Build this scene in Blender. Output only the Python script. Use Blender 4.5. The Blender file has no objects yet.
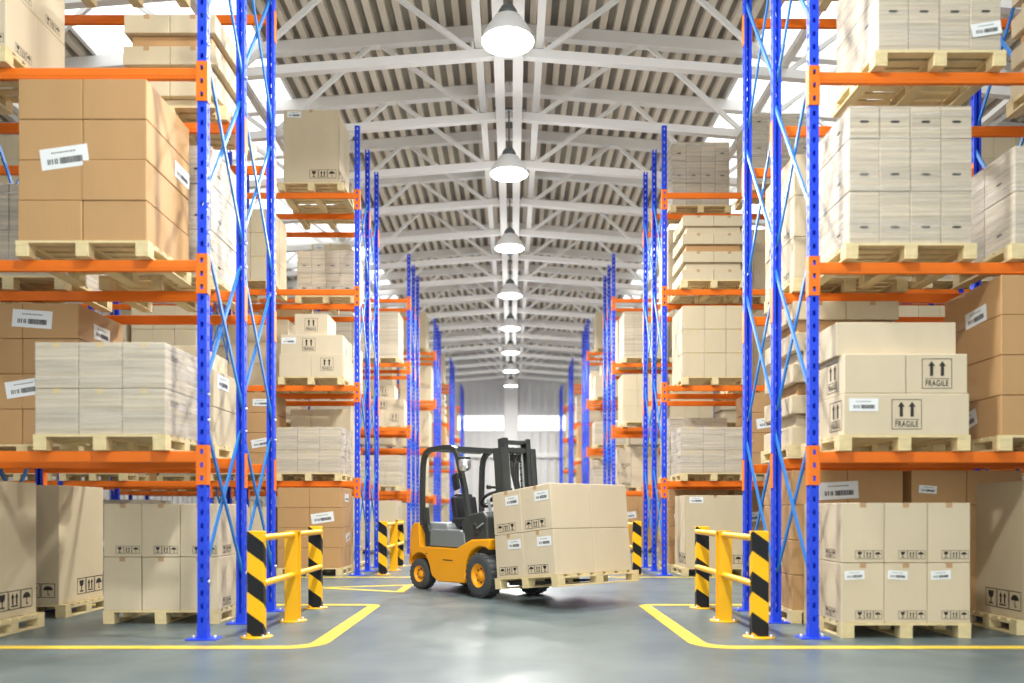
import bpy, bmesh, math, random
from mathutils import Vector, Matrix
from mathutils.bvhtree import BVHTree

random.seed(11)
R = math.radians
col = bpy.context.scene.collection
scene = bpy.context.scene

# ---------------------------------------------------------------- materials
MATS = {}


def nmat(name, color, rough=0.6, metal=0.0, vary=0.0, scale=(4, 4, 4), detail=4.0, bump=0.0, bscale=None,
         rvary=0.0, coat=0.0, color2=None, emit=0.0, spec=0.5):
    m = bpy.data.materials.new(name)
    m.use_nodes = True
    nt = m.node_tree
    b = nt.nodes['Principled BSDF']
    b.inputs['Base Color'].default_value = (*color, 1)
    b.inputs['Roughness'].default_value = rough
    b.inputs['Metallic'].default_value = metal
    b.inputs['Coat Weight'].default_value = coat
    b.inputs['Specular IOR Level'].default_value = spec
    if emit:
        b.inputs['Emission Color'].default_value = (*color, 1)
        b.inputs['Emission Strength'].default_value = emit
    if vary or bump or rvary:
        tc = nt.nodes.new('ShaderNodeTexCoord')
        mp = nt.nodes.new('ShaderNodeMapping')
        mp.inputs['Scale'].default_value = scale
        nt.links.new(tc.outputs['Object'], mp.inputs['Vector'])
        oi = nt.nodes.new('ShaderNodeObjectInfo')
        nt.links.new(oi.outputs['Random'], mp.inputs['Location'])
        n = nt.nodes.new('ShaderNodeTexNoise')
        n.inputs['Scale'].default_value = 1.0
        n.inputs['Detail'].default_value = detail
        nt.links.new(mp.outputs['Vector'], n.inputs['Vector'])
        if vary:
            r = nt.nodes.new('ShaderNodeValToRGB')
            r.color_ramp.elements[0].position = 0.3
            r.color_ramp.elements[1].position = 0.7
            c2 = color2 or tuple(c * (1 - vary) for c in color)
            r.color_ramp.elements[0].color = (*c2, 1)
            r.color_ramp.elements[1].color = (*color, 1)
            nt.links.new(n.outputs['Fac'], r.inputs['Fac'])
            nt.links.new(r.outputs['Color'], b.inputs['Base Color'])
        if rvary:
            mr = nt.nodes.new('ShaderNodeMapRange')
            mr.inputs['To Min'].default_value = rough - rvary
            mr.inputs['To Max'].default_value = rough + rvary
            nt.links.new(n.outputs['Fac'], mr.inputs['Value'])
            nt.links.new(mr.outputs['Result'], b.inputs['Roughness'])
        if bump:
            src = n
            if bscale:
                mp2 = nt.nodes.new('ShaderNodeMapping')
                mp2.inputs['Scale'].default_value = bscale
                nt.links.new(tc.outputs['Object'], mp2.inputs['Vector'])
                src = nt.nodes.new('ShaderNodeTexNoise')
                src.inputs['Scale'].default_value = 1.0
                src.inputs['Detail'].default_value = 3.0
                nt.links.new(mp2.outputs['Vector'], src.inputs['Vector'])
            bp = nt.nodes.new('ShaderNodeBump')
            bp.inputs['Strength'].default_value = bump
            bp.inputs['Distance'].default_value = 0.01
            nt.links.new(src.outputs['Fac'], bp.inputs['Height'])
            nt.links.new(bp.outputs['Normal'], b.inputs['Normal'])
    MATS[name] = m
    return m


M_CREAM = nmat('cream_cardboard', (0.62, 0.53, 0.36), 0.75, vary=0.07, scale=(3, 3, 1.2), bump=0.12, bscale=(60, 60, 3))
M_CREAM2 = nmat('pale_cardboard', (0.65, 0.56, 0.40), 0.75, vary=0.07, scale=(3, 3, 1.2), bump=0.12, bscale=(60, 60, 3))
M_BROWN = nmat('brown_cardboard', (0.50, 0.30, 0.13), 0.7, vary=0.08, scale=(3, 3, 1.2), bump=0.12, bscale=(60, 60, 3))
M_WRAPPED = nmat('wrapped_cardboard', (0.66, 0.58, 0.44), 0.6, vary=0.42, scale=(0.7, 0.7, 30), bump=0.3, bscale=(2, 2, 40))
M_WOOD = nmat('pale_pallet_pine', (0.78, 0.65, 0.36), 0.7, vary=0.16, scale=(9, 2, 9), bump=0.2)
M_TAPE = nmat('brown_parcel_tape', (0.48, 0.30, 0.15), 0.35, vary=0.05)
M_YTAPE = nmat('yellow_parcel_tape', (0.66, 0.52, 0.24), 0.35, vary=0.05)
M_INK = nmat('black_print_ink', (0.022, 0.018, 0.015), 0.6, vary=0.1)
M_LABEL = nmat('white_label_paper', (0.80, 0.84, 0.85), 0.5, vary=0.03)
M_BLUE = nmat('blue_rack_paint', (0.014, 0.066, 0.78), 0.42, spec=0.3, vary=0.12, scale=(6, 6, 3), rvary=0.05)
M_AZURE = nmat('azure_brace_paint', (0.018, 0.19, 0.60), 0.4, vary=0.1)
M_ORANGE = nmat('orange_beam_paint', (0.86, 0.185, 0.010), 0.45, spec=0.3, vary=0.1, scale=(2, 2, 2))
M_BOLT = nmat('zinc_bolt_steel', (0.75, 0.77, 0.80), 0.3, metal=0.7, vary=0.05)
M_HOLE_SHADE = nmat('dark_hole_shade', (0.03, 0.027, 0.025), 0.9, vary=0.1)  # shade inside open holes, put into the colour
M_WHITE = nmat('white_painted_steel', (0.84, 0.84, 0.82), 0.5, vary=0.05, scale=(1, 1, 1))
M_DECK = nmat('grey_roof_deck', (0.36, 0.33, 0.28), 0.7, vary=0.3, scale=(0.8, 0.5, 1))
M_RIB = nmat('tan_roof_rib', (0.78, 0.71, 0.60), 0.6, vary=0.15, scale=(0.8, 0.6, 1))
M_YELLOW = nmat('yellow_barrier_paint', (0.92, 0.49, 0.010), 0.38, spec=0.3, vary=0.08, scale=(3, 3, 3))
M_FORKYEL = nmat('orange_yellow_truck_paint', (0.94, 0.40, 0.008), 0.36, vary=0.05, scale=(2, 2, 2), coat=0.15, spec=0.3)
M_CHAR = nmat('charcoal_steel', (0.045, 0.052, 0.050), 0.42, vary=0.15, scale=(4, 4, 4))
M_GREY = nmat('mid_grey_plastic', (0.21, 0.235, 0.24), 0.45, vary=0.08, scale=(3, 3, 3))
M_LGREY = nmat('light_grey_plastic', (0.30, 0.33, 0.335), 0.45, vary=0.08, scale=(3, 3, 3))
M_BLACK = nmat('black_vinyl', (0.018, 0.019, 0.021), 0.45, vary=0.1)
M_TYRE = nmat('dark_grey_rubber', (0.060, 0.066, 0.070), 0.75, vary=0.15, scale=(10, 10, 10), bump=0.15)
M_CHROME = nmat('chrome_lens', (0.85, 0.88, 0.9), 0.15, metal=0.9, vary=0.03)
M_RED = nmat('red_lamp_plastic', (0.45, 0.03, 0.01), 0.3, vary=0.05)
M_CAP = nmat('dark_lamp_cap', (0.10, 0.11, 0.11), 0.4, vary=0.05)
M_SHADE = nmat('white_lamp_shade', (0.78, 0.79, 0.78), 0.35, vary=0.04)
M_GLOW = nmat('glowing_lamp_diffuser', (1.0, 0.98, 0.94), 0.5, emit=9.0)
M_WALL = nmat('grey_wall_cladding', (0.66, 0.67, 0.67), 0.5, vary=0.08, scale=(0.5, 0.5, 0.5))
M_WALLB = nmat('pale_wall_cladding', (0.74, 0.74, 0.72), 0.5, vary=0.06, scale=(0.5, 0.5, 0.5))
M_LINE = nmat('yellow_floor_paint', (0.82, 0.60, 0.06), 0.45, vary=0.12, scale=(8, 8, 8))


def hazard():
    m = bpy.data.materials.new('black_yellow_hazard_stripes')
    m.use_nodes = True
    nt = m.node_tree
    b = nt.nodes['Principled BSDF']
    b.inputs['Roughness'].default_value = 0.45
    b.inputs['Specular IOR Level'].default_value = 0.25
    tc = nt.nodes.new('ShaderNodeTexCoord')
    sp = nt.nodes.new('ShaderNodeSeparateXYZ')
    nt.links.new(tc.outputs['Object'], sp.inputs[0])
    ad = nt.nodes.new('ShaderNodeMath'); ad.operation = 'ADD'
    nt.links.new(sp.outputs['X'], ad.inputs[0]); nt.links.new(sp.outputs['Y'], ad.inputs[1])
    mu = nt.nodes.new('ShaderNodeMath'); mu.operation = 'MULTIPLY_ADD'
    nt.links.new(ad.outputs[0], mu.inputs[0]); mu.inputs[1].default_value = 0.72
    nt.links.new(sp.outputs['Z'], mu.inputs[2])
    sc = nt.nodes.new('ShaderNodeMath'); sc.operation = 'MULTIPLY_ADD'
    nt.links.new(mu.outputs[0], sc.inputs[0]); sc.inputs[1].default_value = 1 / 0.385; sc.inputs[2].default_value = 0.10
    fr = nt.nodes.new('ShaderNodeMath'); fr.operation = 'FRACT'
    nt.links.new(sc.outputs[0], fr.inputs[0])
    gt = nt.nodes.new('ShaderNodeMath'); gt.operation = 'GREATER_THAN'
    nt.links.new(fr.outputs[0], gt.inputs[0]); gt.inputs[1].default_value = 0.5
    mx = nt.nodes.new('ShaderNodeMix'); mx.data_type = 'RGBA'
    nt.links.new(gt.outputs[0], mx.inputs[0])
    mx.inputs[6].default_value = (0.010, 0.011, 0.013, 1)
    mx.inputs[7].default_value = (0.93, 0.52, 0.008, 1)
    nt.links.new(mx.outputs[2], b.inputs['Base Color'])
    return m


M_HAZ = hazard()


def film():
    m = bpy.data.materials.new('clear_stretch_film')
    m.use_nodes = True
    nt = m.node_tree
    b = nt.nodes['Principled BSDF']
    b.inputs['Base Color'].default_value = (0.78, 0.76, 0.72, 1)
    b.inputs['Roughness'].default_value = 0.28
    out = nt.nodes['Material Output']
    tr = nt.nodes.new('ShaderNodeBsdfTransparent')
    mix = nt.nodes.new('ShaderNodeMixShader')
    tc = nt.nodes.new('ShaderNodeTexCoord')
    mp = nt.nodes.new('ShaderNodeMapping'); mp.inputs['Scale'].default_value = (0.9, 0.9, 30)
    nt.links.new(tc.outputs['Object'], mp.inputs['Vector'])
    n = nt.nodes.new('ShaderNodeTexNoise'); n.inputs['Scale'].default_value = 1; n.inputs['Detail'].default_value = 5
    n.inputs['Distortion'].default_value = 0.6
    nt.links.new(mp.outputs[0], n.inputs['Vector'])
    r = nt.nodes.new('ShaderNodeMapRange')
    r.inputs['From Min'].default_value = 0.38; r.inputs['From Max'].default_value = 0.68
    r.inputs['To Min'].default_value = 0.03; r.inputs['To Max'].default_value = 0.32
    nt.links.new(n.outputs['Fac'], r.inputs['Value'])
    nt.links.new(r.outputs[0], mix.inputs[0])
    nt.links.new(tr.outputs[0], mix.inputs[1])
    nt.links.new(b.outputs[0], mix.inputs[2])
    bp = nt.nodes.new('ShaderNodeBump'); bp.inputs['Strength'].default_value = 0.4; bp.inputs['Distance'].default_value = 0.012
    nt.links.new(n.outputs['Fac'], bp.inputs['Height'])
    nt.links.new(bp.outputs[0], b.inputs['Normal'])
    nt.links.new(mix.outputs[0], out.inputs['Surface'])
    return m


M_FILM = film()


def floor_mat():
    m = bpy.data.materials.new('polished_blue_grey_floor')
    m.use_nodes = True
    nt = m.node_tree
    b = nt.nodes['Principled BSDF']
    tc = nt.nodes.new('ShaderNodeTexCoord')
    n = nt.nodes.new('ShaderNodeTexNoise'); n.inputs['Scale'].default_value = 0.9; n.inputs['Detail'].default_value = 6
    nt.links.new(tc.outputs['Object'], n.inputs['Vector'])
    r = nt.nodes.new('ShaderNodeValToRGB')
    r.color_ramp.elements[0].position = 0.35; r.color_ramp.elements[0].color = (0.090, 0.125, 0.134, 1)
    r.color_ramp.elements[1].position = 0.7; r.color_ramp.elements[1].color = (0.150, 0.186, 0.188, 1)
    nt.links.new(n.outputs['Fac'], r.inputs['Fac'])
    nt.links.new(r.outputs[0], b.inputs['Base Color'])
    n2 = nt.nodes.new('ShaderNodeTexNoise'); n2.inputs['Scale'].default_value = 2.5; n2.inputs['Detail'].default_value = 3
    nt.links.new(tc.outputs['Object'], n2.inputs['Vector'])
    mr = nt.nodes.new('ShaderNodeMapRange')
    mr.inputs['To Min'].default_value = 0.26; mr.inputs['To Max'].default_value = 0.46
    nt.links.new(n2.outputs['Fac'], mr.inputs['Value'])
    nt.links.new(mr.outputs[0], b.inputs['Roughness'])
    bp = nt.nodes.new('ShaderNodeBump'); bp.inputs['Strength'].default_value = 0.02; bp.inputs['Distance'].default_value = 0.01
    nt.links.new(n2.outputs['Fac'], bp.inputs['Height'])
    nt.links.new(bp.outputs[0], b.inputs['Normal'])
    b.inputs['Specular IOR Level'].default_value = 0.42
    return m


M_FLOOR = floor_mat()


def skylight_mat():
    m = bpy.data.materials.new('clear_skylight_glass')
    m.use_nodes = True
    nt = m.node_tree
    out = nt.nodes['Material Output']
    b = nt.nodes['Principled BSDF']
    b.inputs['Base Color'].default_value = (0.9, 0.92, 0.95, 1)
    b.inputs['Roughness'].default_value = 0.1
    tr = nt.nodes.new('ShaderNodeBsdfTransparent')
    n = nt.nodes.new('ShaderNodeTexNoise'); n.inputs['Scale'].default_value = 0.7
    mr = nt.nodes.new('ShaderNodeMapRange'); mr.inputs['To Min'].default_value = 0.04; mr.inputs['To Max'].default_value = 0.14
    mix = nt.nodes.new('ShaderNodeMixShader')
    nt.links.new(n.outputs['Fac'], mr.inputs['Value'])
    nt.links.new(mr.outputs[0], mix.inputs[0])
    nt.links.new(tr.outputs[0], mix.inputs[1]); nt.links.new(b.outputs[0], mix.inputs[2])
    nt.links.new(mix.outputs[0], out.inputs['Surface'])
    return m


M_GLASS = skylight_mat()


# ---------------------------------------------------------------- mesh builder
class MB:
    def __init__(self):
        self.v, self.f, self.mi, self.mats, self.sm = [], [], [], [], []

    def idx(self, m):
        if m not in self.mats:
            self.mats.append(m)
        return self.mats.index(m)

    def add(self, vs, fs, m, smooth=False):
        o = len(self.v)
        self.v += [tuple(p) for p in vs]
        k = self.idx(m)
        for f in fs:
            self.f.append(tuple(o + i for i in f))
            self.mi.append(k)
            self.sm.append(smooth)

    def box(self, x0, x1, y0, y1, z0, z1, m, M=None):
        vs = [Vector((x, y, z)) for z in (z0, z1) for y in (y0, y1) for x in (x0, x1)]
        if M is not None:
            vs = [M @ p for p in vs]
        self.add(vs, [(0, 2, 3, 1), (4, 5, 7, 6), (0, 1, 5, 4), (2, 6, 7, 3), (0, 4, 6, 2), (1, 3, 7, 5)], m)

    def bbox(self, x0, x1, y0, y1, z0, z1, m, bev=0.006, seg=1, M=None, smooth=False):
        """box with bevelled edges"""
        bm = bmesh.new()
        vs = [bm.verts.new((x, y, z)) for z in (z0, z1) for y in (y0, y1) for x in (x0, x1)]
        for f in [(0, 2, 3, 1), (4, 5, 7, 6), (0, 1, 5, 4), (2, 6, 7, 3), (0, 4, 6, 2), (1, 3, 7, 5)]:
            bm.faces.new([vs[i] for i in f])
        bmesh.ops.bevel(bm, geom=bm.edges[:], offset=bev, segments=seg, affect='EDGES', profile=0.6)
        self.addbm(bm, m, M, smooth)

    def addbm(self, bm, m, M=None, smooth=False):
        bm.verts.index_update()
        vs = [(M @ v.co) if M is not None else v.co.copy() for v in bm.verts]
        self.add(vs, [[v.index for v in f.verts] for f in bm.faces], m, smooth)
        bm.free()

    def bar(self, a, b, w, t, m, up=(0, 0, 1)):
        a, b = Vector(a), Vector(b)
        d = (b - a)
        L = d.length
        d.normalize()
        u = Vector(up)
        if abs(d.dot(u)) > 0.99:
            u = Vector((1, 0, 0))
        s = d.cross(u).normalized()
        u = s.cross(d).normalized()
        vs = [p + s * i * w / 2 + u * j * t / 2 for p in (a, b) for j in (-1, 1) for i in (-1, 1)]
        self.add(vs, [(0, 2, 3, 1), (4, 5, 7, 6), (0, 1, 5, 4), (2, 6, 7, 3), (0, 4, 6, 2), (1, 3, 7, 5)], m)

    def tube(self, pts, r, m, n=10, caps=True, smooth=True):
        pts = [Vector(p) for p in pts]
        rs = r if isinstance(r, (list, tuple)) else [r] * len(pts)
        rings = []
        prev = None
        for i, p in enumerate(pts):
            d = (pts[min(i + 1, len(pts) - 1)] - pts[max(i - 1, 0)]).normalized()
            if prev is None:
                u = Vector((0, 0, 1)) if abs(d.z) < 0.9 else Vector((1, 0, 0))
                s = d.cross(u).normalized()
            else:
                s = (prev - d * prev.dot(d)).normalized()
            prev = s
            u = d.cross(s).normalized()
            rings.append([p + (s * math.cos(2 * math.pi * k / n) + u * math.sin(2 * math.pi * k / n)) * rs[i] for k in range(n)])
        vs = [q for ring in rings for q in ring]
        fs = []
        for i in range(len(pts) - 1):
            for k in range(n):
                fs.append((i * n + k, i * n + (k + 1) % n, (i + 1) * n + (k + 1) % n, (i + 1) * n + k))
        self.add(vs, fs, m, smooth)
        if caps:
            self.add(rings[0], [tuple(range(n))[::-1]], m)
            self.add(rings[-1], [tuple(range(n))], m)

    def lathe(self, prof, m, n=24, M=None, smooth=True):
        """prof: list of (r, z)"""
        vs = []
        for r, z in prof:
            for k in range(n):
                a = 2 * math.pi * k / n
                p = Vector((r * math.cos(a), r * math.sin(a), z))
                vs.append(M @ p if M is not None else p)
        fs = []
        for i in range(len(prof) - 1):
            for k in range(n):
                fs.append((i * n + k, i * n + (k + 1) % n, (i + 1) * n + (k + 1) % n, (i + 1) * n + k))
        self.add(vs, fs, m, smooth)

    def prism(self, pts2, lo, hi, m, axis='Y', bev=0.0, seg=2, smooth=False, M=None):
        """extrude polygon (a,b): axis Y -> (a=x,b=z); axis X -> (a=y,b=z); axis Z -> (a=x,b=y)"""
        bm = bmesh.new()

        def P(a, b, t):
            return {'Y': (a, t, b), 'X': (t, a, b), 'Z': (a, b, t)}[axis]
        A = [bm.verts.new(P(a, b, lo)) for a, b in pts2]
        B = [bm.verts.new(P(a, b, hi)) for a, b in pts2]
        n = len(pts2)
        bm.faces.new(A)
        bm.faces.new(B[::-1])
        for i in range(n):
            bm.faces.new((A[i], B[i], B[(i + 1) % n], A[(i + 1) % n]))
        bmesh.ops.recalc_face_normals(bm, faces=bm.faces[:])
        if bev:
            es = [e for e in bm.edges if len(e.link_faces) == 2 and e.calc_face_angle(0) > 0.6]
            bmesh.ops.bevel(bm, geom=es, offset=bev, segments=seg, affect='EDGES', profile=0.5, clamp_overlap=True)
        self.addbm(bm, m, M, smooth)

    def mesh(self, name):
        me = bpy.data.meshes.new(name)
        me.from_pydata(self.v, [], self.f)
        for m in self.mats:
            me.materials.append(m)
        me.polygons.foreach_set('material_index', self.mi)
        me.polygons.foreach_set('use_smooth', self.sm)
        me.update()
        return me

    def obj(self, name, parent=None, **props):
        return mkobj(name, self.mesh(name), parent, **props)


def mkobj(name, data, parent=None, loc=None, rot=None, scale=None, **props):
    o = bpy.data.objects.new(name, data)
    col.objects.link(o)
    if parent is not None:
        o.parent = parent
    if loc is not None:
        o.location = loc
    if rot is not None:
        o.rotation_euler = rot
    if scale is not None:
        o.scale = scale
    for k, v in props.items():
        o[k] = v
    return o


def struct(mb, name):
    return mb.obj(name, kind='structure')


# ---------------------------------------------------------------- dimensions
CAM_H = 1.2
XL, XR = -2.885, 2.84            # faces of the racks on the cross aisle
BAY = 2.76
SP = 1.06                       # spacing of the three uprights of one frame
BLOCK_Y = [7.5, 15.0, 22.5, 30.1, 37.8, 45.6]
LEVELS = [1.76, 3.54, 5.33, 7.13]
NEAR_RIGHT = 0.075             # the nearest right rack stands a touch deeper than the left one   # top face of the beams
HU = 8.40
WX = 13.5
Y0, Y1 = -15.0, 49.3
CX = -0.06                      # ridge line
SLOPE = 0.08
HB = CAM_H + 8.0                # bottom chord at the ridge
HT = CAM_H + 9.73               # top chord at the ridge


def zb(x):
    return HB - SLOPE * abs(x - CX)


def zt(x):
    return HT - SLOPE * abs(x - CX)


# ---------------------------------------------------------------- shell
def build_shell():
    f = MB(); f.box(-WX - 0.3, WX + 0.3, Y0, Y1 + 0.3, -0.2, 0, M_FLOOR); struct(f, 'floor')
    # roof deck, each slope split by a skylight strip
    SK0, SK1 = 4.95, 8.4
    dk = MB(); sk = MB()
    for s in (-1, 1):
        def slab(mb, a, b, z0, z1, y0, y1, m):
            xa, xb = CX + s * a, CX + s * b
            za, zc = zt(xa), zt(xb)
            vs = [(xa, y0, za + z0), (xb, y0, zc + z0), (xb, y1, zc + z0), (xa, y1, za + z0),
                  (xa, y0, za + z1), (xb, y0, zc + z1), (xb, y1, zc + z1), (xa, y1, za + z1)]
            mb.add(vs, [(0, 1, 2, 3), (7, 6, 5, 4), (0, 4, 5, 1), (1, 5, 6, 2), (2, 6, 7, 3), (3, 7, 4, 0)], m)
        slab(dk, 0, SK0, 0.26, 0.34, Y0, Y1, M_DECK)
        slab(dk, SK1, WX + 0.3, 0.26, 0.34, Y0, Y1, M_DECK)
        slab(sk, SK0, SK1, 0.27, 0.29, Y0, Y1, M_GLASS)
        x = 0.14
        while x < WX:
            if not (SK0 - 0.05 < x < SK1 - 0.05):
                slab(dk, x, x + 0.13, 0.13, 0.265, Y0, Y1, M_RIB)
            x += 0.28
        # glazing bars of the skylight
        for x in (SK0, SK1 - 0.08):
            slab(dk, x, x + 0.07, 0.14, 0.27, Y0, Y1, M_WHITE)
    struct(dk, 'ceiling')
    struct(sk, 'ceiling_skylight')
    # trusses
    feet = [0.55, 4.80, 9.05, 13.3]
    apex = [2.70, 6.93, 11.2]
    k = -12
    while True:
        y = 14.08 + 2.25 * k
        k += 1
        if y > Y1 - 0.4:
            break
        t = MB()
        for s in (-1, 1):
            P = lambda x, top: (CX + s * x, y, (zt if top else zb)(CX + s * x))
            t.bar(P(0, 0), P(WX, 0), 0.14, 0.15, M_WHITE)
            t.bar(P(0, 1), P(WX, 1), 0.18, 0.24, M_WHITE)
            for i, fx in enumerate(feet):
                t.bar(P(fx, 0), (CX + s * fx, y, zb(CX + s * fx) + 0.22), 0.10, 0.18, M_WHITE)
                if i < 3:
                    t.bar(P(fx, 0), P(apex[i], 1), 0.075, 0.08, M_WHITE)
                    t.bar(P(apex[i], 1), P(feet[i + 1], 0), 0.075, 0.08, M_WHITE)
            t.bar(P(0.55, 0), P(0.55, 1), 0.1, 0.1, M_WHITE)
        struct(t, 'ceiling_truss')
    # longitudinal members
    for x, w, h, dz in ((CX - 0.165, 0.18, 0.13, -0.16), (CX + 0.165, 0.18, 0.13, -0.16),
                        (CX - 0.52, 0.13, 0.10, 0.14), (CX + 0.54, 0.13, 0.10, 0.14)):
        m = MB(); m.box(x - w / 2, x + w / 2, Y0, Y1, zb(x) + dz - h / 2, zb(x) + dz + h / 2, M_WHITE)
        struct(m, 'ceiling_rail')
    for x in (CX - 4.8, CX + 4.8, CX - 9.05, CX + 9.05):
        m = MB(); m.box(x - 0.06, x + 0.06, Y0, Y1, zb(x) + 0.09, zb(x) + 0.19, M_WHITE)
        struct(m, 'ceiling_rail')
    # side walls with cladding ribs
    for s, nm in ((-1, 'wall_left'), (1, 'wall_right')):
        w = MB()
        w.box(s * WX - 0.1 + s * 0.1, s * WX + 0.1 + s * 0.1, Y0, Y1, 0, zt(WX) + 0.3, M_WALLB)
        y = Y0
        while y < Y1:
            w.box(min(s * WX, s * (WX - 0.05)), max(s * WX, s * (WX - 0.05)), y, y + 0.12, 0, zt(WX), M_WALLB)
            y += 0.5
        struct(w, nm)
    # end wall: dark upper cladding, window band, pale lower cladding
    w = MB()
    zw0, zw1 = CAM_H + 4.93, CAM_H + 5.82
    w.box(-WX, WX, Y1, Y1 + 0.2, zw1, HT + 0.4, M_WALL)
    w.box(-WX, WX, Y1, Y1 + 0.2, 0, zw0, M_WALLB)
    w.box(-0.45 + CX, 0.45 + CX, Y1, Y1 + 0.2, zw0, zw1, M_WALLB)
    x = -WX
    while x < WX:
        w.box(x, x + 0.2, Y1 - 0.14, Y1, zw1 + 0.09, HT + 0.2, M_WALL)
        w.box(x, x + 0.2, Y1 - 0.14, Y1, 0, zw0 - 0.09, M_WALLB)
        x += 0.5
    struct(w, 'wall_back')
    for i, (a, b) in enumerate(((-WX, -0.45 + CX), (0.45 + CX, WX))):
        g = MB()
        g.box(a, b, Y1 + 0.05, Y1 + 0.07, zw0, zw1, M_GLASS)
        struct(g, 'window_%d' % (i + 1))
        fr = MB()
        fr.box(a, b, Y1 - 0.08, Y1, zw0 - 0.09, zw0, M_WHITE)
        fr.box(a, b, Y1 - 0.08, Y1, zw1, zw1 + 0.09, M_WHITE)
        struct(fr, 'trim_%d' % (i + 1))
    c = MB(); c.box(CX - 0.42, CX + 0.42, Y1 - 0.5, Y1 - 0.1, 0, zb(0), M_WHITE); struct(c, 'wall_column')
    c = MB(); c.box(-WX, WX, Y1 - 0.32, Y1 - 0.1, CAM_H + 3.25, CAM_H + 3.55, M_WHITE); struct(c, 'wall_rail')
    # painted floor lines, as thin paint films
    def path(pts, w, name):
        ln = MB()
        n = len(pts)
        L, Rr = [], []
        for i in range(n):
            p = Vector(pts[i])
            d0 = (Vector(pts[i]) - Vector(pts[i - 1])).normalized() if i else None
            d1 = (Vector(pts[i + 1]) - Vector(pts[i])).normalized() if i < n - 1 else None
            if d0 is None: d0 = d1
            if d1 is None: d1 = d0
            t = (d0 + d1).normalized()
            nrm = Vector((-t.y, t.x))
            k_ = w / 2 / max(0.5, nrm.dot(Vector((-d0.y, d0.x))))
            L.append(p + nrm * k_); Rr.append(p - nrm * k_)
        vs = [(q.x, q.y, 0.003) for q in L] + [(q.x, q.y, 0.003) for q in Rr]
        ln.add(vs, [(i, n + i, n + i + 1, i + 1) for i in range(n - 1)], M_LINE)
        struct(ln, name)
    for i, by in enumerate(BLOCK_Y):
        for s in (-1, 1):
            xi = s * 1.71 - 0.03
            ya, yb = by - 0.42, by + 2.79
            r = 0.28
            pts = [(s * (WX - 0.2), ya)]
            for k in range(7):
                a = k / 6 * math.pi / 2
                pts.append((xi + s * r - s * r * math.sin(a), ya + r - r * math.cos(a)))
            r2 = 0.12
            for k in range(5):
                a = k / 4 * math.pi / 2
                pts.append((xi + s * r2 - s * r2 * math.cos(a), yb - r2 + r2 * math.sin(a)))
            pts.append((s * (WX - 0.2), yb))
            path(pts, 0.155, 'floor_line')
    path([(-2.95, 12.56), (-1.66, 11.95), (-1.66, 13.05), (-2.95, 12.60)], 0.14, 'floor_line')


# ---------------------------------------------------------------- pendant lamps
def build_lamps():
    sh = MB()
    sh.lathe([(0.14, 0.35), (0.20, 0.325), (0.225, 0.27), (0.29, 0.19), (0.345, 0.10), (0.375, 0.02), (0.38, 0.0), (0.365, 0.0), (0.335, 0.09),
              (0.28, 0.18), (0.21, 0.26), (0.14, 0.31)], M_SHADE, 36)
    shade = sh.mesh('lamp_shade')
    cp = MB()
    cp.lathe([(0.001, 0.53), (0.05, 0.522), (0.095, 0.49), (0.13, 0.435), (0.15, 0.36), (0.001, 0.345)], M_CAP, 24)
    cap = cp.mesh('cap')
    df = MB()
    df.lathe([(0.001, -0.012), (0.2, -0.008), (0.34, 0.008), (0.345, 0.02), (0.001, 0.03)], M_GLOW, 36)
    diff = df.mesh('diffuser')
    rd = MB(); rd.tube([(0, 0, 0.5), (0, 0, 1.33)], 0.014, M_CAP, 8); rd.box(-0.3, 0.3, -0.04, 0.04, 1.26, 1.31, M_CAP)
    rod = rd.mesh('hanging_rod')
    ORD = ['nearest', 'second nearest', 'third', 'fourth', 'fifth', 'sixth', 'seventh', 'farthest and smallest']
    for i in range(-2, 8):
        y = 11.43 + 4.5 * i
        z = CAM_H + 6.65
        if i >= 0:
            lab = 'white dome pendant lamp with glowing disc, %s of the row over the aisle' % ORD[i]
            t = mkobj('pendant_lamp', None, loc=(CX, y, z), label=lab, category='lamp', group='pendant lamps over the aisle')
            mkobj('lamp_shade', shade, t); mkobj('cap', cap, t); mkobj('diffuser', diff, t)
            mkobj('hanging_rod', rod, t)
        ld = bpy.data.lights.new('lamp_light', 'AREA')
        ld.shape = 'DISK'; ld.size = 0.6; ld.energy = 480; ld.color = (1, 0.97, 0.92)
        lo = bpy.data.objects.new('lamp_light', ld); col.objects.link(lo)
        lo.location = (CX, y, z - 0.03)
        pl = bpy.data.lights.new('ceiling_fill_light', 'POINT')      # added unseen fill below the lamp to brighten the ceiling
        pl.energy = 120; pl.shadow_soft_size = 0.3; pl.color = (1, 0.98, 0.95)
        po = bpy.data.objects.new('ceiling_fill_light', pl); col.objects.link(po)
        po.location = (CX, y, z - 0.35)


# ---------------------------------------------------------------- racks
UW, UD = 0.088, 0.074


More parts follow.
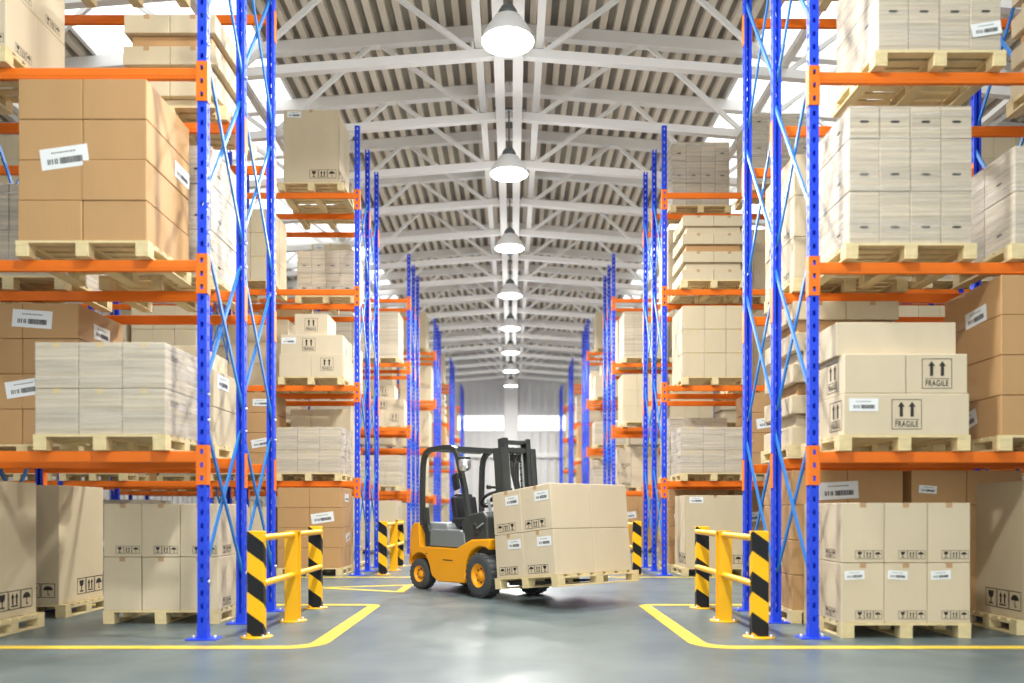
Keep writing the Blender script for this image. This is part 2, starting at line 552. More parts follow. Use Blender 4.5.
def upright_mesh():
    mb = MB()
    pitch = 0.125

    def holed(P, w, hw, hh, nrm_flip):
        """strip of plate, local (a in -w/2..w/2, z) with one column of slots; P maps (a,z)->3d"""
        n = int(HU / pitch)
        for i in range(n):
            z0 = i * pitch; z1 = z0 + pitch
            a0, a1, a2, a3 = -w / 2, -hw / 2, hw / 2, w / 2
            c0, c1 = z0 + pitch / 2 - hh / 2, z0 + pitch / 2 + hh / 2
            vs = [P(a0, z0), P(a3, z0), P(a3, z1), P(a0, z1), P(a1, c0), P(a2, c0), P(a2, c1), P(a1, c1)]
            fs = [(0, 1, 5, 4), (1, 2, 6, 5), (2, 3, 7, 6), (3, 0, 4, 7)]
            mb.add(vs, fs, M_BLUE)
    holed(lambda a, z: (a, 0, z), UW, 0.026, 0.048, 0)
    holed(lambda a, z: (a, 0.003, z), UW - 0.004, 0.026, 0.048, 0)
    for s in (-1, 1):
        holed(lambda a, z: (s * UW / 2, UD / 2 + a, z), UD, 0.024, 0.044, 0)
        holed(lambda a, z: (s * (UW / 2 - 0.003), UD / 2 + a, z), UD, 0.024, 0.044, 0)
        mb.box(min(s * UW / 2, s * (UW / 2 - 0.03)), max(s * UW / 2, s * (UW / 2 - 0.03)), UD, UD + 0.003, 0, HU, M_BLUE)
    # solid foot sleeve
    return mb.mesh('upright')


UPR = upright_mesh()
# the inner uprights of a frame stand with their open side towards the front
UPR_BACK = UPR.copy()
for v_ in UPR_BACK.vertices:
    v_.co.y = UD - v_.co.y
UPR_BACK.update()
bp_ = MB()
bp_.bbox(-0.14, 0.14, -0.05, 0.15, 0.0, 0.012, M_BLUE, 0.003)
for sx in (-1, 1):
    bp_.lathe([(0.001, 0.034), (0.014, 0.034), (0.014, 0.012)], M_BOLT, 6, Matrix.Translation((sx * 0.1, 0.06, 0)))
bp_.box(-UW / 2 - 0.004, UW / 2 + 0.004, -0.004, UD + 0.006, 0.012, 0.11, M_BLUE)
BASEP = bp_.mesh('base_plate')


def beam_mesh(L):
    mb = MB()
    mb.bbox(0, L, -0.025, 0.025, -0.107, 0, M_ORANGE, 0.012, 3)
    mb.box(0, L, -0.028, -0.024, -0.075, -0.035, M_ORANGE)
    return mb.mesh('beam')


BEAM = beam_mesh(BAY - UW)


def connector_mesh():
    mb = MB()
    # angle plate lapping the front and inner side of the upright, with three slots
    z0, z1 = -0.315, 0.055
    w = UW + 0.012
    n = 3
    hz = (z1 - z0) / n
    for i in range(n):
        a, b = z0 + i * hz, z0 + (i + 1) * hz
        c0, c1 = (a + b) / 2 - 0.024, (a + b) / 2 + 0.024
        for y in (-0.008, -0.003):
            vs = [(-w / 2, y, a), (w / 2, y, a), (w / 2, y, b), (-w / 2, y, b), (-0.014, y, c0), (0.014, y, c0), (0.014, y, c1), (-0.014, y, c1)]
            mb.add(vs, [(0, 1, 5, 4), (1, 2, 6, 5), (2, 3, 7, 6), (3, 0, 4, 7)], M_ORANGE)
        mb.box(-0.014, 0.014, 0.004, 0.006, c0, c1, M_HOLE_SHADE)  # dark sheet behind the slot paints in its shaded depth
    mb.box(-w / 2 - 0.003, -w / 2, -0.008, UD, z0, z1, M_ORANGE)
    mb.box(w / 2, w / 2 + 0.003, -0.008, UD, z0, z1, M_ORANGE)
    return mb.mesh('beam_connector')


CONN = connector_mesh()
_c2 = MB()
for sx in (-1, 1):
    xa, xb = sorted((sx * (UW / 2 + 0.001), sx * (UW / 2 + 0.006)))
    _c2.box(xa, xb, -0.002, UD + 0.012, -0.315, 0.055, M_ORANGE)
_c2.box(-UW / 2 - 0.006, UW / 2 + 0.006, UD + 0.008, UD + 0.012, -0.315, 0.055, M_ORANGE)
CONN2 = _c2.mesh('beam_connector')


def brace_mesh(dz, flip):
    mb = MB()
    y0, y1 = UD / 2, SP + UD / 2
    a, b = (0, dz) if not flip else (dz, 0)
    off = 0.014 * (1 if flip else -1)
    mb.bar((off, y0, a), (off, y1, b), 0.020, 0.040, M_AZURE, up=(0, 0, 1))
    for y, z in ((y0, a), (y1, b)):
        mb.lathe([(0.001, 0.0), (0.013, 0.0), (0.013, -0.018)], M_BOLT, 6,
                 Matrix.Translation((UW / 2 + 0.018, y, z)) @ Matrix.Rotation(R(90), 4, 'Y'))
    return mb.mesh('brace')


NODES = [0.42, 2.17, 3.93, 5.70, 7.47]
BR = {f: brace_mesh(1.75 - 0.24, f) for f in (False, True)}
ORDN = ['nearest', 'second', 'third', 'fourth', 'fifth', 'farthest']


def build_rack(bi, s):
    by = BLOCK_Y[bi] + (NEAR_RIGHT if bi == 0 and s > 0 else 0)
    xf = XL if s < 0 else XR
    nb = [2, 3, 3, 2, 2, 1][bi]
    side = 'left' if s < 0 else 'right'
    root = mkobj('pallet_rack', None, loc=(xf, by, 0),
                 label='blue and orange steel pallet rack, %s on the %s side of the aisle' % (ORDN[bi], side),
                 category='rack', group='pallet racks along the aisle')
    for k in range(nb + 1):
        for j in range(3):
            u = mkobj('upright', UPR if j == 0 else UPR_BACK, root, loc=(s * k * BAY, j * SP, 0))
            mkobj('base_plate', BASEP, u)
        if k < 2:
            for j in range(2):
                for i in range(len(NODES) - 1):
                    for f in (False, True):
                        mkobj('brace', BR[f], root, loc=(s * k * BAY, j * SP, NODES[i] + 0.12))
    for k in range(nb):
        for j in range(3):
            for li, z in enumerate(LEVELS):
                x0 = (s * k * BAY if s > 0 else -(k + 1) * BAY) + UW / 2
                b = mkobj('beam', BEAM, root, loc=(x0, j * SP + 0.03, z))
                if bi < 4 and k < 2:
                    mkobj('beam_connector', CONN if j == 0 else CONN2, b, loc=(-UW / 2 if s > 0 else BAY - UW / 2, -0.03, 0))


# ---------------------------------------------------------------- prints on cartons
def glyph_glass(mb, cx, cz, s, y):
    P = lambda pts: [(cx + a * s, y, cz + b * s) for a, b in pts]
    mb.add(P([(-0.26, 0.36), (0.26, 0.36), (0.2, 0.06), (0.0, -0.06), (-0.2, 0.06)]), [(4, 3, 2, 1, 0)], M_INK)
    mb.add(P([(-0.045, 0.0), (0.045, 0.0), (0.045, -0.3), (-0.045, -0.3)]), [(3, 2, 1, 0)], M_INK)
    mb.add(P([(-0.2, -0.28), (0.2, -0.28), (0.2, -0.36), (-0.2, -0.36)]), [(3, 2, 1, 0)], M_INK)


def glyph_arrows(mb, cx, cz, s, y, base=True):
    for dx in (-0.17, 0.17):
        P = lambda pts: [(cx + (a + dx) * s, y, cz + b * s) for a, b in pts]
        mb.add(P([(0, 0.36), (0.14, 0.12), (-0.14, 0.12)]), [(0, 2, 1)], M_INK)
        mb.add(P([(-0.06, 0.14), (0.06, 0.14), (0.06, -0.24), (-0.06, -0.24)]), [(3, 2, 1, 0)], M_INK)
    if base:
        P = lambda pts: [(cx + a * s, y, cz + b * s) for a, b in pts]
        mb.add(P([(-0.3, -0.28), (0.3, -0.28), (0.3, -0.35), (-0.3, -0.35)]), [(3, 2, 1, 0)], M_INK)


def glyph_umbrella(mb, cx, cz, s, y):
    pts = [(cx + 0.34 * s * math.cos(a), y, cz + (0.02 + 0.30 * math.sin(a)) * s) for a in [math.pi * k / 10 for k in range(11)]]
    mb.add(pts, [tuple(range(11))], M_INK)
    P = lambda pts: [(cx + a * s, y, cz + b * s) for a, b in pts]
    mb.add(P([(-0.03, 0.05), (0.03, 0.05), (0.03, -0.33), (-0.03, -0.33)]), [(3, 2, 1, 0)], M_INK)
    mb.add(P([(-0.03, -0.27), (0.14, -0.27), (0.14, -0.33), (-0.03, -0.33)]), [(3, 2, 1, 0)], M_INK)


def frame_rect(mb, x0, x1, z0, z1, t, y):
    for a, b, c, d in ((x0, x1, z0, z0 + t), (x0, x1, z1 - t, z1), (x0, x0 + t, z0, z1), (x1 - t, x1, z0, z1)):
        mb.add([(a, y, c), (b, y, c), (b, y, d), (a, y, d)], [(0, 1, 2, 3)], M_INK)


def trio_mesh():
    """three framed pictograms, each 1 unit, centred on the middle one; faces -Y"""
    mb = MB()
    for i, g in enumerate((glyph_glass, glyph_arrows, glyph_umbrella)):
        cx = (i - 1) * 1.04
        frame_rect(mb, cx - 0.5, cx + 0.5, -0.5, 0.5, 0.045, 0)
        g(mb, cx, 0, 1.0, 0)
    return mb.mesh('handling_marks')


def fragile_mesh():
    """unit square mark: frame, two arrows, rule, FRAGILE"""
    mb = MB()
    frame_rect(mb, -0.5, 0.5, -0.5, 0.5, 0.022, 0)
    for dx in (-0.18, 0.18):
        P = lambda pts: [(a + dx, 0, b) for a, b in pts]
        mb.add(P([(0, 0.42), (0.12, 0.25), (-0.12, 0.25)]), [(0, 2, 1)], M_INK)
        mb.add(P([(-0.055, 0.26), (0.055, 0.26), (0.055, -0.08), (-0.055, -0.08)]), [(3, 2, 1, 0)], M_INK)
    mb.add([(-0.4, 0, -0.16), (0.4, 0, -0.16), (0.4, 0, -0.18), (-0.4, 0, -0.18)], [(3, 2, 1, 0)], M_INK)
    cu = bpy.data.curves.new('fragile_text', 'FONT')
    cu.body = 'FRAGILE'; cu.align_x = 'CENTER'; cu.size = 0.20; cu.offset = 0.005; cu.space_character = 1.15
    ob = bpy.data.objects.new('fragile_text', cu)
    col.objects.link(ob)
    dg = bpy.context.evaluated_depsgraph_get()
    me = bpy.data.meshes.new_from_object(ob.evaluated_get(dg))
    xs = [v.co.x for v in me.vertices]
    k = 0.76 / (max(xs) - min(xs)); c = (max(xs) + min(xs)) / 2
    mb.add([((v.co.x - c) * k, 0, v.co.y * 1.35 - 0.41) for v in me.vertices], [tuple(p.vertices) for p in me.polygons], M_INK)
    bpy.data.objects.remove(ob); bpy.data.curves.remove(cu); bpy.data.meshes.remove(me)
    return mb.mesh('fragile_mark')


def sticker_meshes():
    w, h = 1.0, 0.44
    mb = MB(); mb.box(-w / 2, w / 2, 0, 0.004, -h / 2, h / 2, M_LABEL)
    bc = mb
    rnd = random.Random(3)
    Q = lambda x0, x1, z0, z1: bc.add([(x0, -0.004, z0), (x1, -0.004, z0), (x1, -0.004, z1), (x0, -0.004, z1)], [(0, 1, 2, 3)], M_INK)
    x = -0.10
    while x < 0.36:
        t = rnd.choice((0.012, 0.02, 0.03))
        Q(x, x + t, -0.13, 0.0)
        x += t + rnd.choice((0.008, 0.012))
    for i, x in enumerate((-0.36, -0.32, -0.27, -0.21, -0.17)):
        Q(x, x + 0.024, -0.12, -0.01)
    x = -0.26
    while x < 0.26:                     # an illegibly small line of print
        t = rnd.uniform(0.02, 0.05)
        Q(x, x + t, 0.10, 0.125)
        x += t + 0.02
    return mb.mesh('shipping_label')


TRIO = trio_mesh()
FRAG = fragile_mesh()
PAPER = sticker_meshes()
hh = MB(); hh.prism([(-0.5 + 0.2, -0.5), (0.3, -0.5), (0.5, -0.2), (0.5, 0.2), (0.3, 0.5), (-0.3, 0.5), (-0.5, 0.2), (-0.5, -0.2)], 0, 0.1, M_HOLE_SHADE)
HANDH = hh.mesh('hand_hole')  # dark plate with painted shade stands for the open hole

_box_cache = {}


def carton_mesh(w, d, h, m):
    k = (round(w, 3), round(d, 3), round(h, 3), m.name)
    if k not in _box_cache:
        mb = MB()
        mb.bbox(-w / 2, w / 2, -d / 2, d / 2, 0, h, m, 0.006, 1)
        _box_cache[k] = mb.mesh('cardboard_carton')
    return _box_cache[k]


_tape_cache = {}


def tape_mesh(w, d, h, m, drop):
    k = (round(d, 3), round(h, 3), m.name, drop)
    if k not in _tape_cache:
        t = 0.06
        mb = MB()
        mb.box(-t / 2, t / 2, -d / 2 - 0.0015, -d / 2 + 0.001, h - drop, h + 0.0015, m)
        mb.box(-t / 2, t / 2, -d / 2 - 0.0015, d / 2 + 0.0015, h - 0.001, h + 0.0015, m)
        mb.box(-t / 2, t / 2, d / 2 - 0.001, d / 2 + 0.0015, h - drop, h + 0.0015, m)
        _tape_cache[k] = mb.mesh('tape')
    return _tape_cache[k]


# ---------------------------------------------------------------- pallets
PW, PD, PH = 1.22, 1.00, 0.145


def pallet_parts(w, d):
    out = []
    dk = MB()
    nb_ = 7
    bw = 0.10
    for i in range(nb_):
        c = -d / 2 + bw / 2 + i * (d - bw) / (nb_ - 1)
        dk.box(-w / 2, w / 2, c - bw / 2, c + bw / 2, PH - 0.022, PH, M_WOOD)
    for x in (-w / 2 + 0.06, 0, w / 2 - 0.06):
        dk.box(x - 0.06, x + 0.06, -d / 2, d / 2, PH - 0.044, PH - 0.0222, M_WOOD)
    out.append(('deck', dk.mesh('deck'), (0, 0, 0)))
    bk = MB(); bk.bbox(-0.06, 0.06, -0.06, 0.06, 0.0222, PH - 0.0442, M_WOOD, 0.003)
    bkm = bk.mesh('block')
    for x in (-w / 2 + 0.06, 0, w / 2 - 0.06):
        for y in (-d / 2 + 0.06, 0, d / 2 - 0.06):
            out.append(('block', bkm, (x, y, 0)))
    rn = MB(); rn.bbox(-0.06, 0.06, -d / 2, d / 2, 0, 0.022, M_WOOD, 0.003)
    rnm = rn.mesh('bottom_board')
    for x in (-w / 2 + 0.06, 0, w / 2 - 0.06):
        out.append(('bottom_board', rnm, (x, 0, 0)))
    return out


PPARTS = pallet_parts(PW, PD)
_pm = MB()
for nm, me, lo in PPARTS:
    T = Vector(lo)
    _pm.add([v.co + T for v in me.vertices], [tuple(p.vertices) for p in me.polygons], M_WOOD)
PSINGLE = _pm.mesh('wooden_pallet')

# ---------------------------------------------------------------- loads
CARTONS = []     # specs
PALLETS = []
WRAPS = []
SHELF = ['floor level', 'first shelf', 'second shelf', 'third shelf', 'top shelf']


def load(kind, bi, s, row, slot, lv, xc=None, yf=None, **kw):
    """one pallet with its cartons. bi block, s side, row F/R, slot 1.. from the aisle, lv 0..4"""
    by = BLOCK_Y[bi]
    if bi == 0 and s > 0 and yf is not None:
        yf += NEAR_RIGHT * 0.4
    if bi == 0 and s > 0:
        by += NEAR_RIGHT
    if xc is None:
        xc = (XL if s < 0 else XR) + s * (0.80 + (slot - 1) * 1.36 + (0.04 if slot % 2 else 0))
    if bi == 0 and s > 0:
        xc += 0.045
    if yf is None:
        yf = by - 0.1 if row == 'F' else by + SP - 0.06
    z = 0 if lv == 0 else LEVELS[lv - 1]
    side = 'left' if s < 0 else 'right'
    pos = {1: 'aisle-end', 2: 'second', 3: 'third', 4: 'fourth', 5: 'fifth', 6: 'sixth'}[slot]
    where = '%s %s stack, %s, %s %s rack' % ('front' if row == 'F' else 'rear', pos, SHELF[lv], ORDN[bi], side)
    PALLETS.append(dict(x=xc, y=yf + PD / 2, z=z, where=where, bi=bi, kind=kind))
    zb_ = z + PH
    yc = yf + PD / 2
    cartons = []

    def grid(nx, ny, W, D, heights, mat, look, dx=0, dy=0, z0=0.0, feats=None, gap=0.005, names=None):
        w, d = (W - gap * (nx - 1)) / nx, (D - gap * (ny - 1)) / ny
        zz = zb_ + z0
        n = len(heights)
        for li, h in enumerate(heights):
            for ix in range(nx):
                for iy in range(ny):
                    jx = random.uniform(-0.003, 0.003)
                    x = xc + dx - W / 2 + w / 2 + ix * (w + gap) + jx * 0.5
                    y = yc + dy - D / 2 + d / 2 + iy * (d + gap) + (jx if iy == 0 else 0)
                    lay = (names[li] if names else {1: [''], 2: ['lower', 'upper'], 3: ['bottom', 'middle', 'top'],
                            4: ['bottom', 'second-layer', 'third-layer', 'top'], 5: ['bottom', 'second-layer', 'middle', 'fourth-layer', 'top'],
                            7: ['bottom', 'second', 'third', 'fourth', 'fifth', 'sixth', 'top']}[n][li])
                    cl = {1: [''], 2: ['left', 'right'], 3: ['left', 'centre', 'right'],
                          4: ['left', 'centre-left', 'centre-right', 'right']}[nx][ix]
                    dp = '' if ny == 1 else ['front', 'back', 'rearmost'][iy]
                    c = dict(x=x, y=y, z=zz, w=w, d=d, h=h - 0.004, mat=mat, look=look, place=' '.join(q for q in (lay, cl, dp) if q),
                             where=where, bi=bi, s=s, feats=[])
                    if feats:
                        front = iy == 0
                        aisle = (ix == nx - 1) if s < 0 else (ix == 0)
                        feats(c, li, ix, iy, front, aisle)
                    cartons.append(c)
            zz += h
        return zz
    # feature helpers: (type, face, a, z, size, rot)
    # face 'F' = -Y face; 'A' = face towards the aisle
    if kind == 'brown':          # 2 columns x 4 layers
        nl = kw.get('layers', 4)
        lab = kw.get('labels', [(nl - 2, 0, 'F', 0.03)])

        def ft(c, li, ix, iy, front, aisle):
            for e in lab:
                (a, b, face, off), zf, sz = e[:4], (e[4] if len(e) > 4 else 0.5), (e[5] if len(e) > 5 else 0.42)
                if a == li and b == ix and front and face == 'F':
                    c['feats'].append(('label', 'F', off, c['h'] * zf, sz, e[6] if len(e) > 6 else kw.get('tilt', 8)))
                if a == li and face == 'A' and aisle and b == ix:
                    c['feats'].append(('label', 'A', off, c['h'] * zf, sz * 0.85, e[6] if len(e) > 6 else -kw.get('tilt', 8)))
        grid(2, 1, 1.18, 0.98, [0.373] * nl, M_BROWN, 'brown', feats=ft)
    elif kind == 'pair':
        def ft(c, li, ix, iy, front, aisle):
            if aisle and li == 1:
                c['feats'].append(('label', 'A', -0.22, c['h'] * 0.72, 0.34, 0))
        grid(2, 1, 1.18, 0.98, [0.40, 0.40], M_CREAM, 'large plain cream', feats=ft)
        grid(1, 1, 1.0, 0.84, [0.26], M_CREAM, 'wide flat cream', z0=0.80, dx=-0.08, names=['top'])
    elif kind == 'wrap3':
        def ft(c, li, ix, iy, front, aisle):
            if front:
                c['feats'].append(('ytape', 'F', 0, 0, 0, 0))
            if aisle and front:
                c['feats'].append(('trio', 'A', -0.04, c['h'] * 0.72, 0.055, 0))
        grid(3, 2, 1.20, 0.96, [0.425] * kw.get('layers', 2), M_WRAPPED, 'film-wrapped cream', feats=ft)
        WRAPS.append(dict(x=xc, y=yc, z=zb_, w=1.20, d=0.96, h=0.425 * kw.get('layers', 2), where=where, bi=bi))
    elif kind == 'wrap4':
        hs = kw.get('hs', [0.49, 0.49, 0.30])

        def ft(c, li, ix, iy, front, aisle):
            if front:
                c['feats'].append(('hole', 'F', 0, kw.get('hz', 0.155), 0.085, 0))
            if aisle and front:
                c['feats'].append(('hole', 'A', 0, kw.get('hz', 0.155), 0.085, 0))
            if li == 0 and ix == 3 and front and kw.get('label'):
                c['feats'].append(('label', 'F', 0.0, 0.20, 0.275, 9))
        grid(4, 2, 1.14, 0.96, hs, M_WRAPPED, 'film-wrapped grey-cream', feats=ft)
        WRAPS.append(dict(x=xc, y=yc, z=zb_, w=1.14, d=0.96, h=sum(hs), where=where, bi=bi))
    elif kind == 'icons':        # 3 x 2 of 0.41 x 0.555
        nl = kw.get('layers', 2)

        def ft(c, li, ix, iy, front, aisle):
            if front:
                if li or not kw.get('bare'):
                    c['feats'].append(('trio', 'F', 0.055, 0.075, 0.082, 0))
                c['feats'].append(('tape', 'F', 0, 0, 0, 0))
                if kw.get('labels') and li == 0:
                    c['feats'].append(('label', 'F', -0.08, c['h'] * 0.80, 0.19, 3 - 6 * (ix % 2)))
            if aisle:
                c['feats'].append(('trio', 'A', 0.02, 0.075, 0.082, 0))
        grid(3, 2, 1.215, 0.98, [0.568] * nl, M_CREAM2, 'cream icon-printed', feats=ft)
    elif kind == 'plain':        # 3 x 3 cream with tape tabs
        nl = kw.get('layers', 3)

        def ft(c, li, ix, iy, front, aisle):
            if front:
                c['feats'].append(('ytape', 'F', 0, 0, 0, 0))
            if aisle and kw.get('marks'):
                c['feats'].append(('trio', 'A', 0.0, 0.08, 0.06, 0))
        grid(3, 2, 1.20, 0.98, [0.44] * nl, M_CREAM, 'plain cream taped', feats=ft)
    elif kind == 'tall':
        W = kw.get('W', 1.06)

        def ft(c, li, ix, iy, front, aisle):
            c['feats'].append(('trio', 'F', W / 2 - 0.29, 0.16, 0.16, 0))
            c['feats'].append(('trio', 'A', kw.get('aoff', -0.2), 0.17, 0.19, 0))
            if kw.get('labels', True):
                c['feats'].append(('label', 'F', -W / 2 + 0.2, 1.26, 0.26, 0))
            c['feats'].append(('tape', 'F', 0, 0, 0, 0))
        grid(1, 1, W, 0.98, [1.35], M_CREAM, 'tall cream', feats=ft)
    elif kind == 'fragile':
        def f0(c, li, ix, iy, front, aisle):
            c['feats'].append(('frag', 'F', 0.0, c['h'] * 0.5, 0.28, 0))
            c['feats'].append(('frag', 'A', -0.30, c['h'] * 0.5, 0.28, 0))
            c['feats'].append(('label', 'F', -0.40, c['h'] * 0.73, 0.27, 0))
        grid(1, 1, 1.165, 0.98, [0.39], M_CREAM2, 'long cream fragile-marked', dx=0.02, feats=f0, names=['bottom'])

        def f1(c, li, ix, iy, front, aisle):
            if ix == 1:
                c['feats'].append(('frag', 'F', 0.0, c['h'] * 0.5, 0.28, 0))
            if aisle:
                c['feats'].append(('frag', 'A', -0.20, c['h'] * 0.5, 0.28, 0))
        grid(2, 1, 1.14, 0.96, [0.37], M_CREAM2, 'cream', dx=0.02, z0=0.39, feats=f1, names=['middle'])
        grid(1, 1, 1.13, 0.86, [0.32], M_CREAM2, 'long plain cream', dx=-0.02, z0=0.76, dy=0.06, names=['top'])
    elif kind == 'fragile2':
        def f0(c, li, ix, iy, front, aisle):
            if ix == 1:
                c['feats'].append(('frag', 'F', 0.0, c['h'] * 0.55, 0.24, 0))
        grid(2, 1, 1.18, 0.98, [0.42], M_CREAM2, 'cream', feats=f0, names=['lower'])

        def f1(c, li, ix, iy, front, aisle):
            c['feats'].append(('frag', 'F', -0.05, c['h'] * 0.5, 0.24, 0))
            c['feats'].append(('label', 'F', -0.42, c['h'] * 0.7, 0.26, 0))
        grid(1, 1, 1.15, 0.9, [0.37], M_CREAM2, 'long cream fragile-marked', z0=0.42, feats=f1, names=['middle'])

        def f2(c, li, ix, iy, front, aisle):
            c['feats'].append(('frag', 'F', 0.0, c['h'] * 0.5, 0.24, 0))
        grid(1, 1, 0.62, 0.7, [0.41], M_CREAM2, 'small cream fragile-marked', dx=-0.03, z0=0.79, feats=f2, names=['top'])
    elif kind == 'tiered':
        zz = 0.0
        nt = kw.get('tiers', 3)
        if kw.get('base'):
            grid(1, 1, kw.get('W', 1.16) - 0.14, 0.84, [0.11], M_CREAM, 'low recessed', names=['lowest'])
            zz = 0.11
        TN = ['bottom', 'second', 'third', 'top'] if nt == 4 else ['bottom', 'middle', 'top']
        for t in range(nt):
            def ft(c, li, ix, iy, front, aisle):
                c['feats'].append(('tape', 'F', 0, 0, 0, 0))
            w_ = kw.get('W', 1.16) - 0.01 * t
            grid(2, 1, w_, 0.96, [0.20], M_CREAM, 'flat cream', z0=zz, feats=ft, names=[TN[t] + '-tier'])
            grid(1, 1, w_ - 0.14, 0.84, [0.135], M_BROWN if t % 2 else M_CREAM, 'low recessed', z0=zz + 0.20, names=[TN[t] + '-tier'])
            zz += 0.335
        grid(2, 1, kw.get('W', 1.16) - 0.03, 0.95, [0.20], M_CREAM, 'flat cream', z0=zz, feats=ft, names=['uppermost'])
    CARTONS.extend(cartons)


# --- nearest racks, placed as in the photograph
load('icons', 0, -1, 'F', 2, 3, xc=-5.26, layers=2)
load('brown', 0, -1, 'F', 1, 2, xc=-3.95, labels=[(2, 0, 'F', 0.13, 0.06, 0.44), (2, 1, 'A', 0.30, 0.5, 0.42, 0)])
load('wrap3', 0, -1, 'F', 1, 1, xc=-3.79)
load('tall', 0, -1, 'F', 2, 0, xc=-5.48, yf=7.40, aoff=0.12)
load('tiered', 0, -1, 'R', 1, 3, xc=-3.62, tiers=2, W=1.0, base=True)
load('wrap4', 0, -1, 'R', 1, 4, xc=-4.40)
load('wrap4', 0, -1, 'R', 1, 2, xc=-3.75, hs=[0.49, 0.49, 0.40])
load('wrap4', 0, -1, 'R', 2, 2, xc=-5.32, hs=[0.49, 0.49])
load('pair', 0, -1, 'R', 1, 1, xc=-3.74)
load('brown', 0, -1, 'R', 2, 1, xc=-5.17, labels=[(3, 1, 'F', -0.19, 0.55, 0.42, -4), (1, 1, 'F', -0.27, 0.6, 0.4, 9), (3, 1, 'A', 0.0, 0.4, 0.42, 0)])
load('icons', 0, -1, 'R', 1, 0, xc=-3.73, yf=8.55, bare=True)
load('tall', 0, -1, 'R', 2, 0, xc=-5.62, yf=9.05, aoff=0.18)

load('wrap4', 0, 1, 'F', 1, 3, xc=3.93, hs=[0.55, 0.5], label=True, hz=0.37)
load('wrap4', 0, 1, 'F', 1, 2, xc=3.66)
load('wrap4', 0, 1, 'F', 2, 2, xc=5.20, hs=[0.49, 0.42])
load('fragile', 0, 1, 'F', 1, 1, xc=3.60)
load('brown', 0, 1, 'F', 2, 1, xc=5.09, labels=[(3, 0, 'A', -0.08, 0.20, 0.42, 4), (0, 0, 'A', 0.08, 0.5, 0.42, 14)])
load('icons', 0, 1, 'F', 1, 0, xc=3.67, yf=7.56, labels=True)
load('tall', 0, 1, 'F', 2, 0, xc=5.43, yf=7.74, aoff=-0.15)
load('tiered', 0, 1, 'F', 2, 3, xc=5.76)
load('wrap4', 0, 1, 'R', 1, 4, xc=3.62)
load('plain', 0, 1, 'R', 1, 2, xc=3.56, marks=True)
load('tiered', 0, 1, 'R', 1, 1, xc=3.52, tiers=4)
load('wrap3', 0, 1, 'R', 2, 1, xc=4.95, layers=2)
load('brown', 0, 1, 'R', 1, 0, xc=3.53, labels=[(3, 0, 'F', 0.20, 0.42, 0.42, 3), (1, 0, 'A', 0)])
load('brown', 0, 1, 'R', 2, 0, xc=4.80, labels=[(3, 0, 'F', -0.12, 0.45, 0.19, -4)])
# --- second racks
load('tall', 1, -1, 'F', 1, 4, xc=-3.72, W=1.02)
load('wrap4', 1, -1, 'R', 1, 4, xc=-3.75, hs=[0.45])
load('wrap4', 1, -1, 'R', 1, 3, xc=-3.70, hs=[0.45, 0.45])
load('fragile2', 1, -1, 'F', 1, 2, xc=-3.72)
load('wrap3', 1, -1, 'R', 1, 2, xc=-3.75)
load('wrap3', 1, -1, 'F', 1, 1, xc=-3.77)
load('plain', 1, -1, 'R', 1, 1, xc=-3.8)
load('brown', 1, -1, 'F', 1, 0, xc=-3.75, labels=[(2, 1, 'F', -0.05), (3, 1, 'A', 0, 0.5, 0.4, 0), (1, 1, 'A', 0.1, 0.5, 0.4, 10)])
load('tall', 1, -1, 'R', 1, 0, xc=-3.68)
load('wrap4', 1, 1, 'R', 1, 4, xc=3.75, hs=[0.44, 0.44, 0.38])
load('tiered', 1, 1, 'F', 1, 3, xc=3.74, tiers=3)
load('plain', 1, 1, 'R', 1, 3, xc=3.70)
load('plain', 1, 1, 'F', 1, 2, xc=3.76)
load('wrap3', 1, 1, 'F', 1, 1, xc=3.74)
load('wrap4', 1, 1, 'R', 1, 1, xc=3.70, hs=[0.6, 0.55])
load('tall', 1, 1, 'F', 1, 0, xc=3.76, W=1.1)
load('brown', 1, 1, 'R', 1, 0, xc=3.70)
rs = random.Random(5)
for s in (-1, 1):
    for slot in (2, 3, 4, 5):
        for lv in range(5):
            if lv == 4 and slot < 4 and s < 0:
                continue
            kd = rs.choice(['brown', 'plain', 'wrap3', 'wrap4', 'icons', 'tall' if slot > 2 else 'plain'])
            if slot == 2 and lv == 1 and s < 0:
                load('brown', 1, s, 'F', 2, 1, labels=[(3, 1, 'F', 0.1, 0.5, 0.3, 0), (1, 1, 'F', 0.1, 0.5, 0.35, 10)])
                continue
            if slot == 2 and lv == 4:
                kd = 'wrap4'
            if lv == 4 and slot > 2:
                load('plain', 1, s, 'F', slot, lv, layers=2)
                continue
            load(kd, 1, s, 'F' if rs.random() < 0.75 else 'R', slot, lv)
for bi in range(2, 6):
    for s in (-1, 1):
        for slot in range(1, [0, 0, 6, 4, 3, 2][bi] + 1):
            for lv in range(5):
                if lv == 4 and not (bi == 3 and slot == 1) and rs.random() < 0.75:
                    continue
                kd = rs.choice(['brown', 'plain', 'wrap3', 'wrap4', 'icons', 'tall', 'fragile2', 'plain', 'tiered'])
                if bi == 2 and slot == 1:
                    if lv == 4:
                        continue
                    kd = (['tall', 'wrap3', 'fragile2', 'wrap4'] if s < 0 else ['brown', 'icons', 'plain', 'wrap4'])[lv]
                if lv == 4 and slot > 2:
                    continue
                if lv == 4:
                    kd = 'tall'
                load(kd, bi, s, 'F' if (rs.random() < 0.8 or slot > 1) else 'R', slot, lv)
                if slot == 1 and lv in (1, 2, 3) and rs.random() < 0.5 and PALLETS[-1]['y'] < BLOCK_Y[bi] + 0.8:
                    load(rs.choice(['plain', 'wrap4', 'icons']), bi, s, 'R', slot, lv)


# --- which cartons can be seen: rays against all the cartons and pallets
F_PX = 806.0


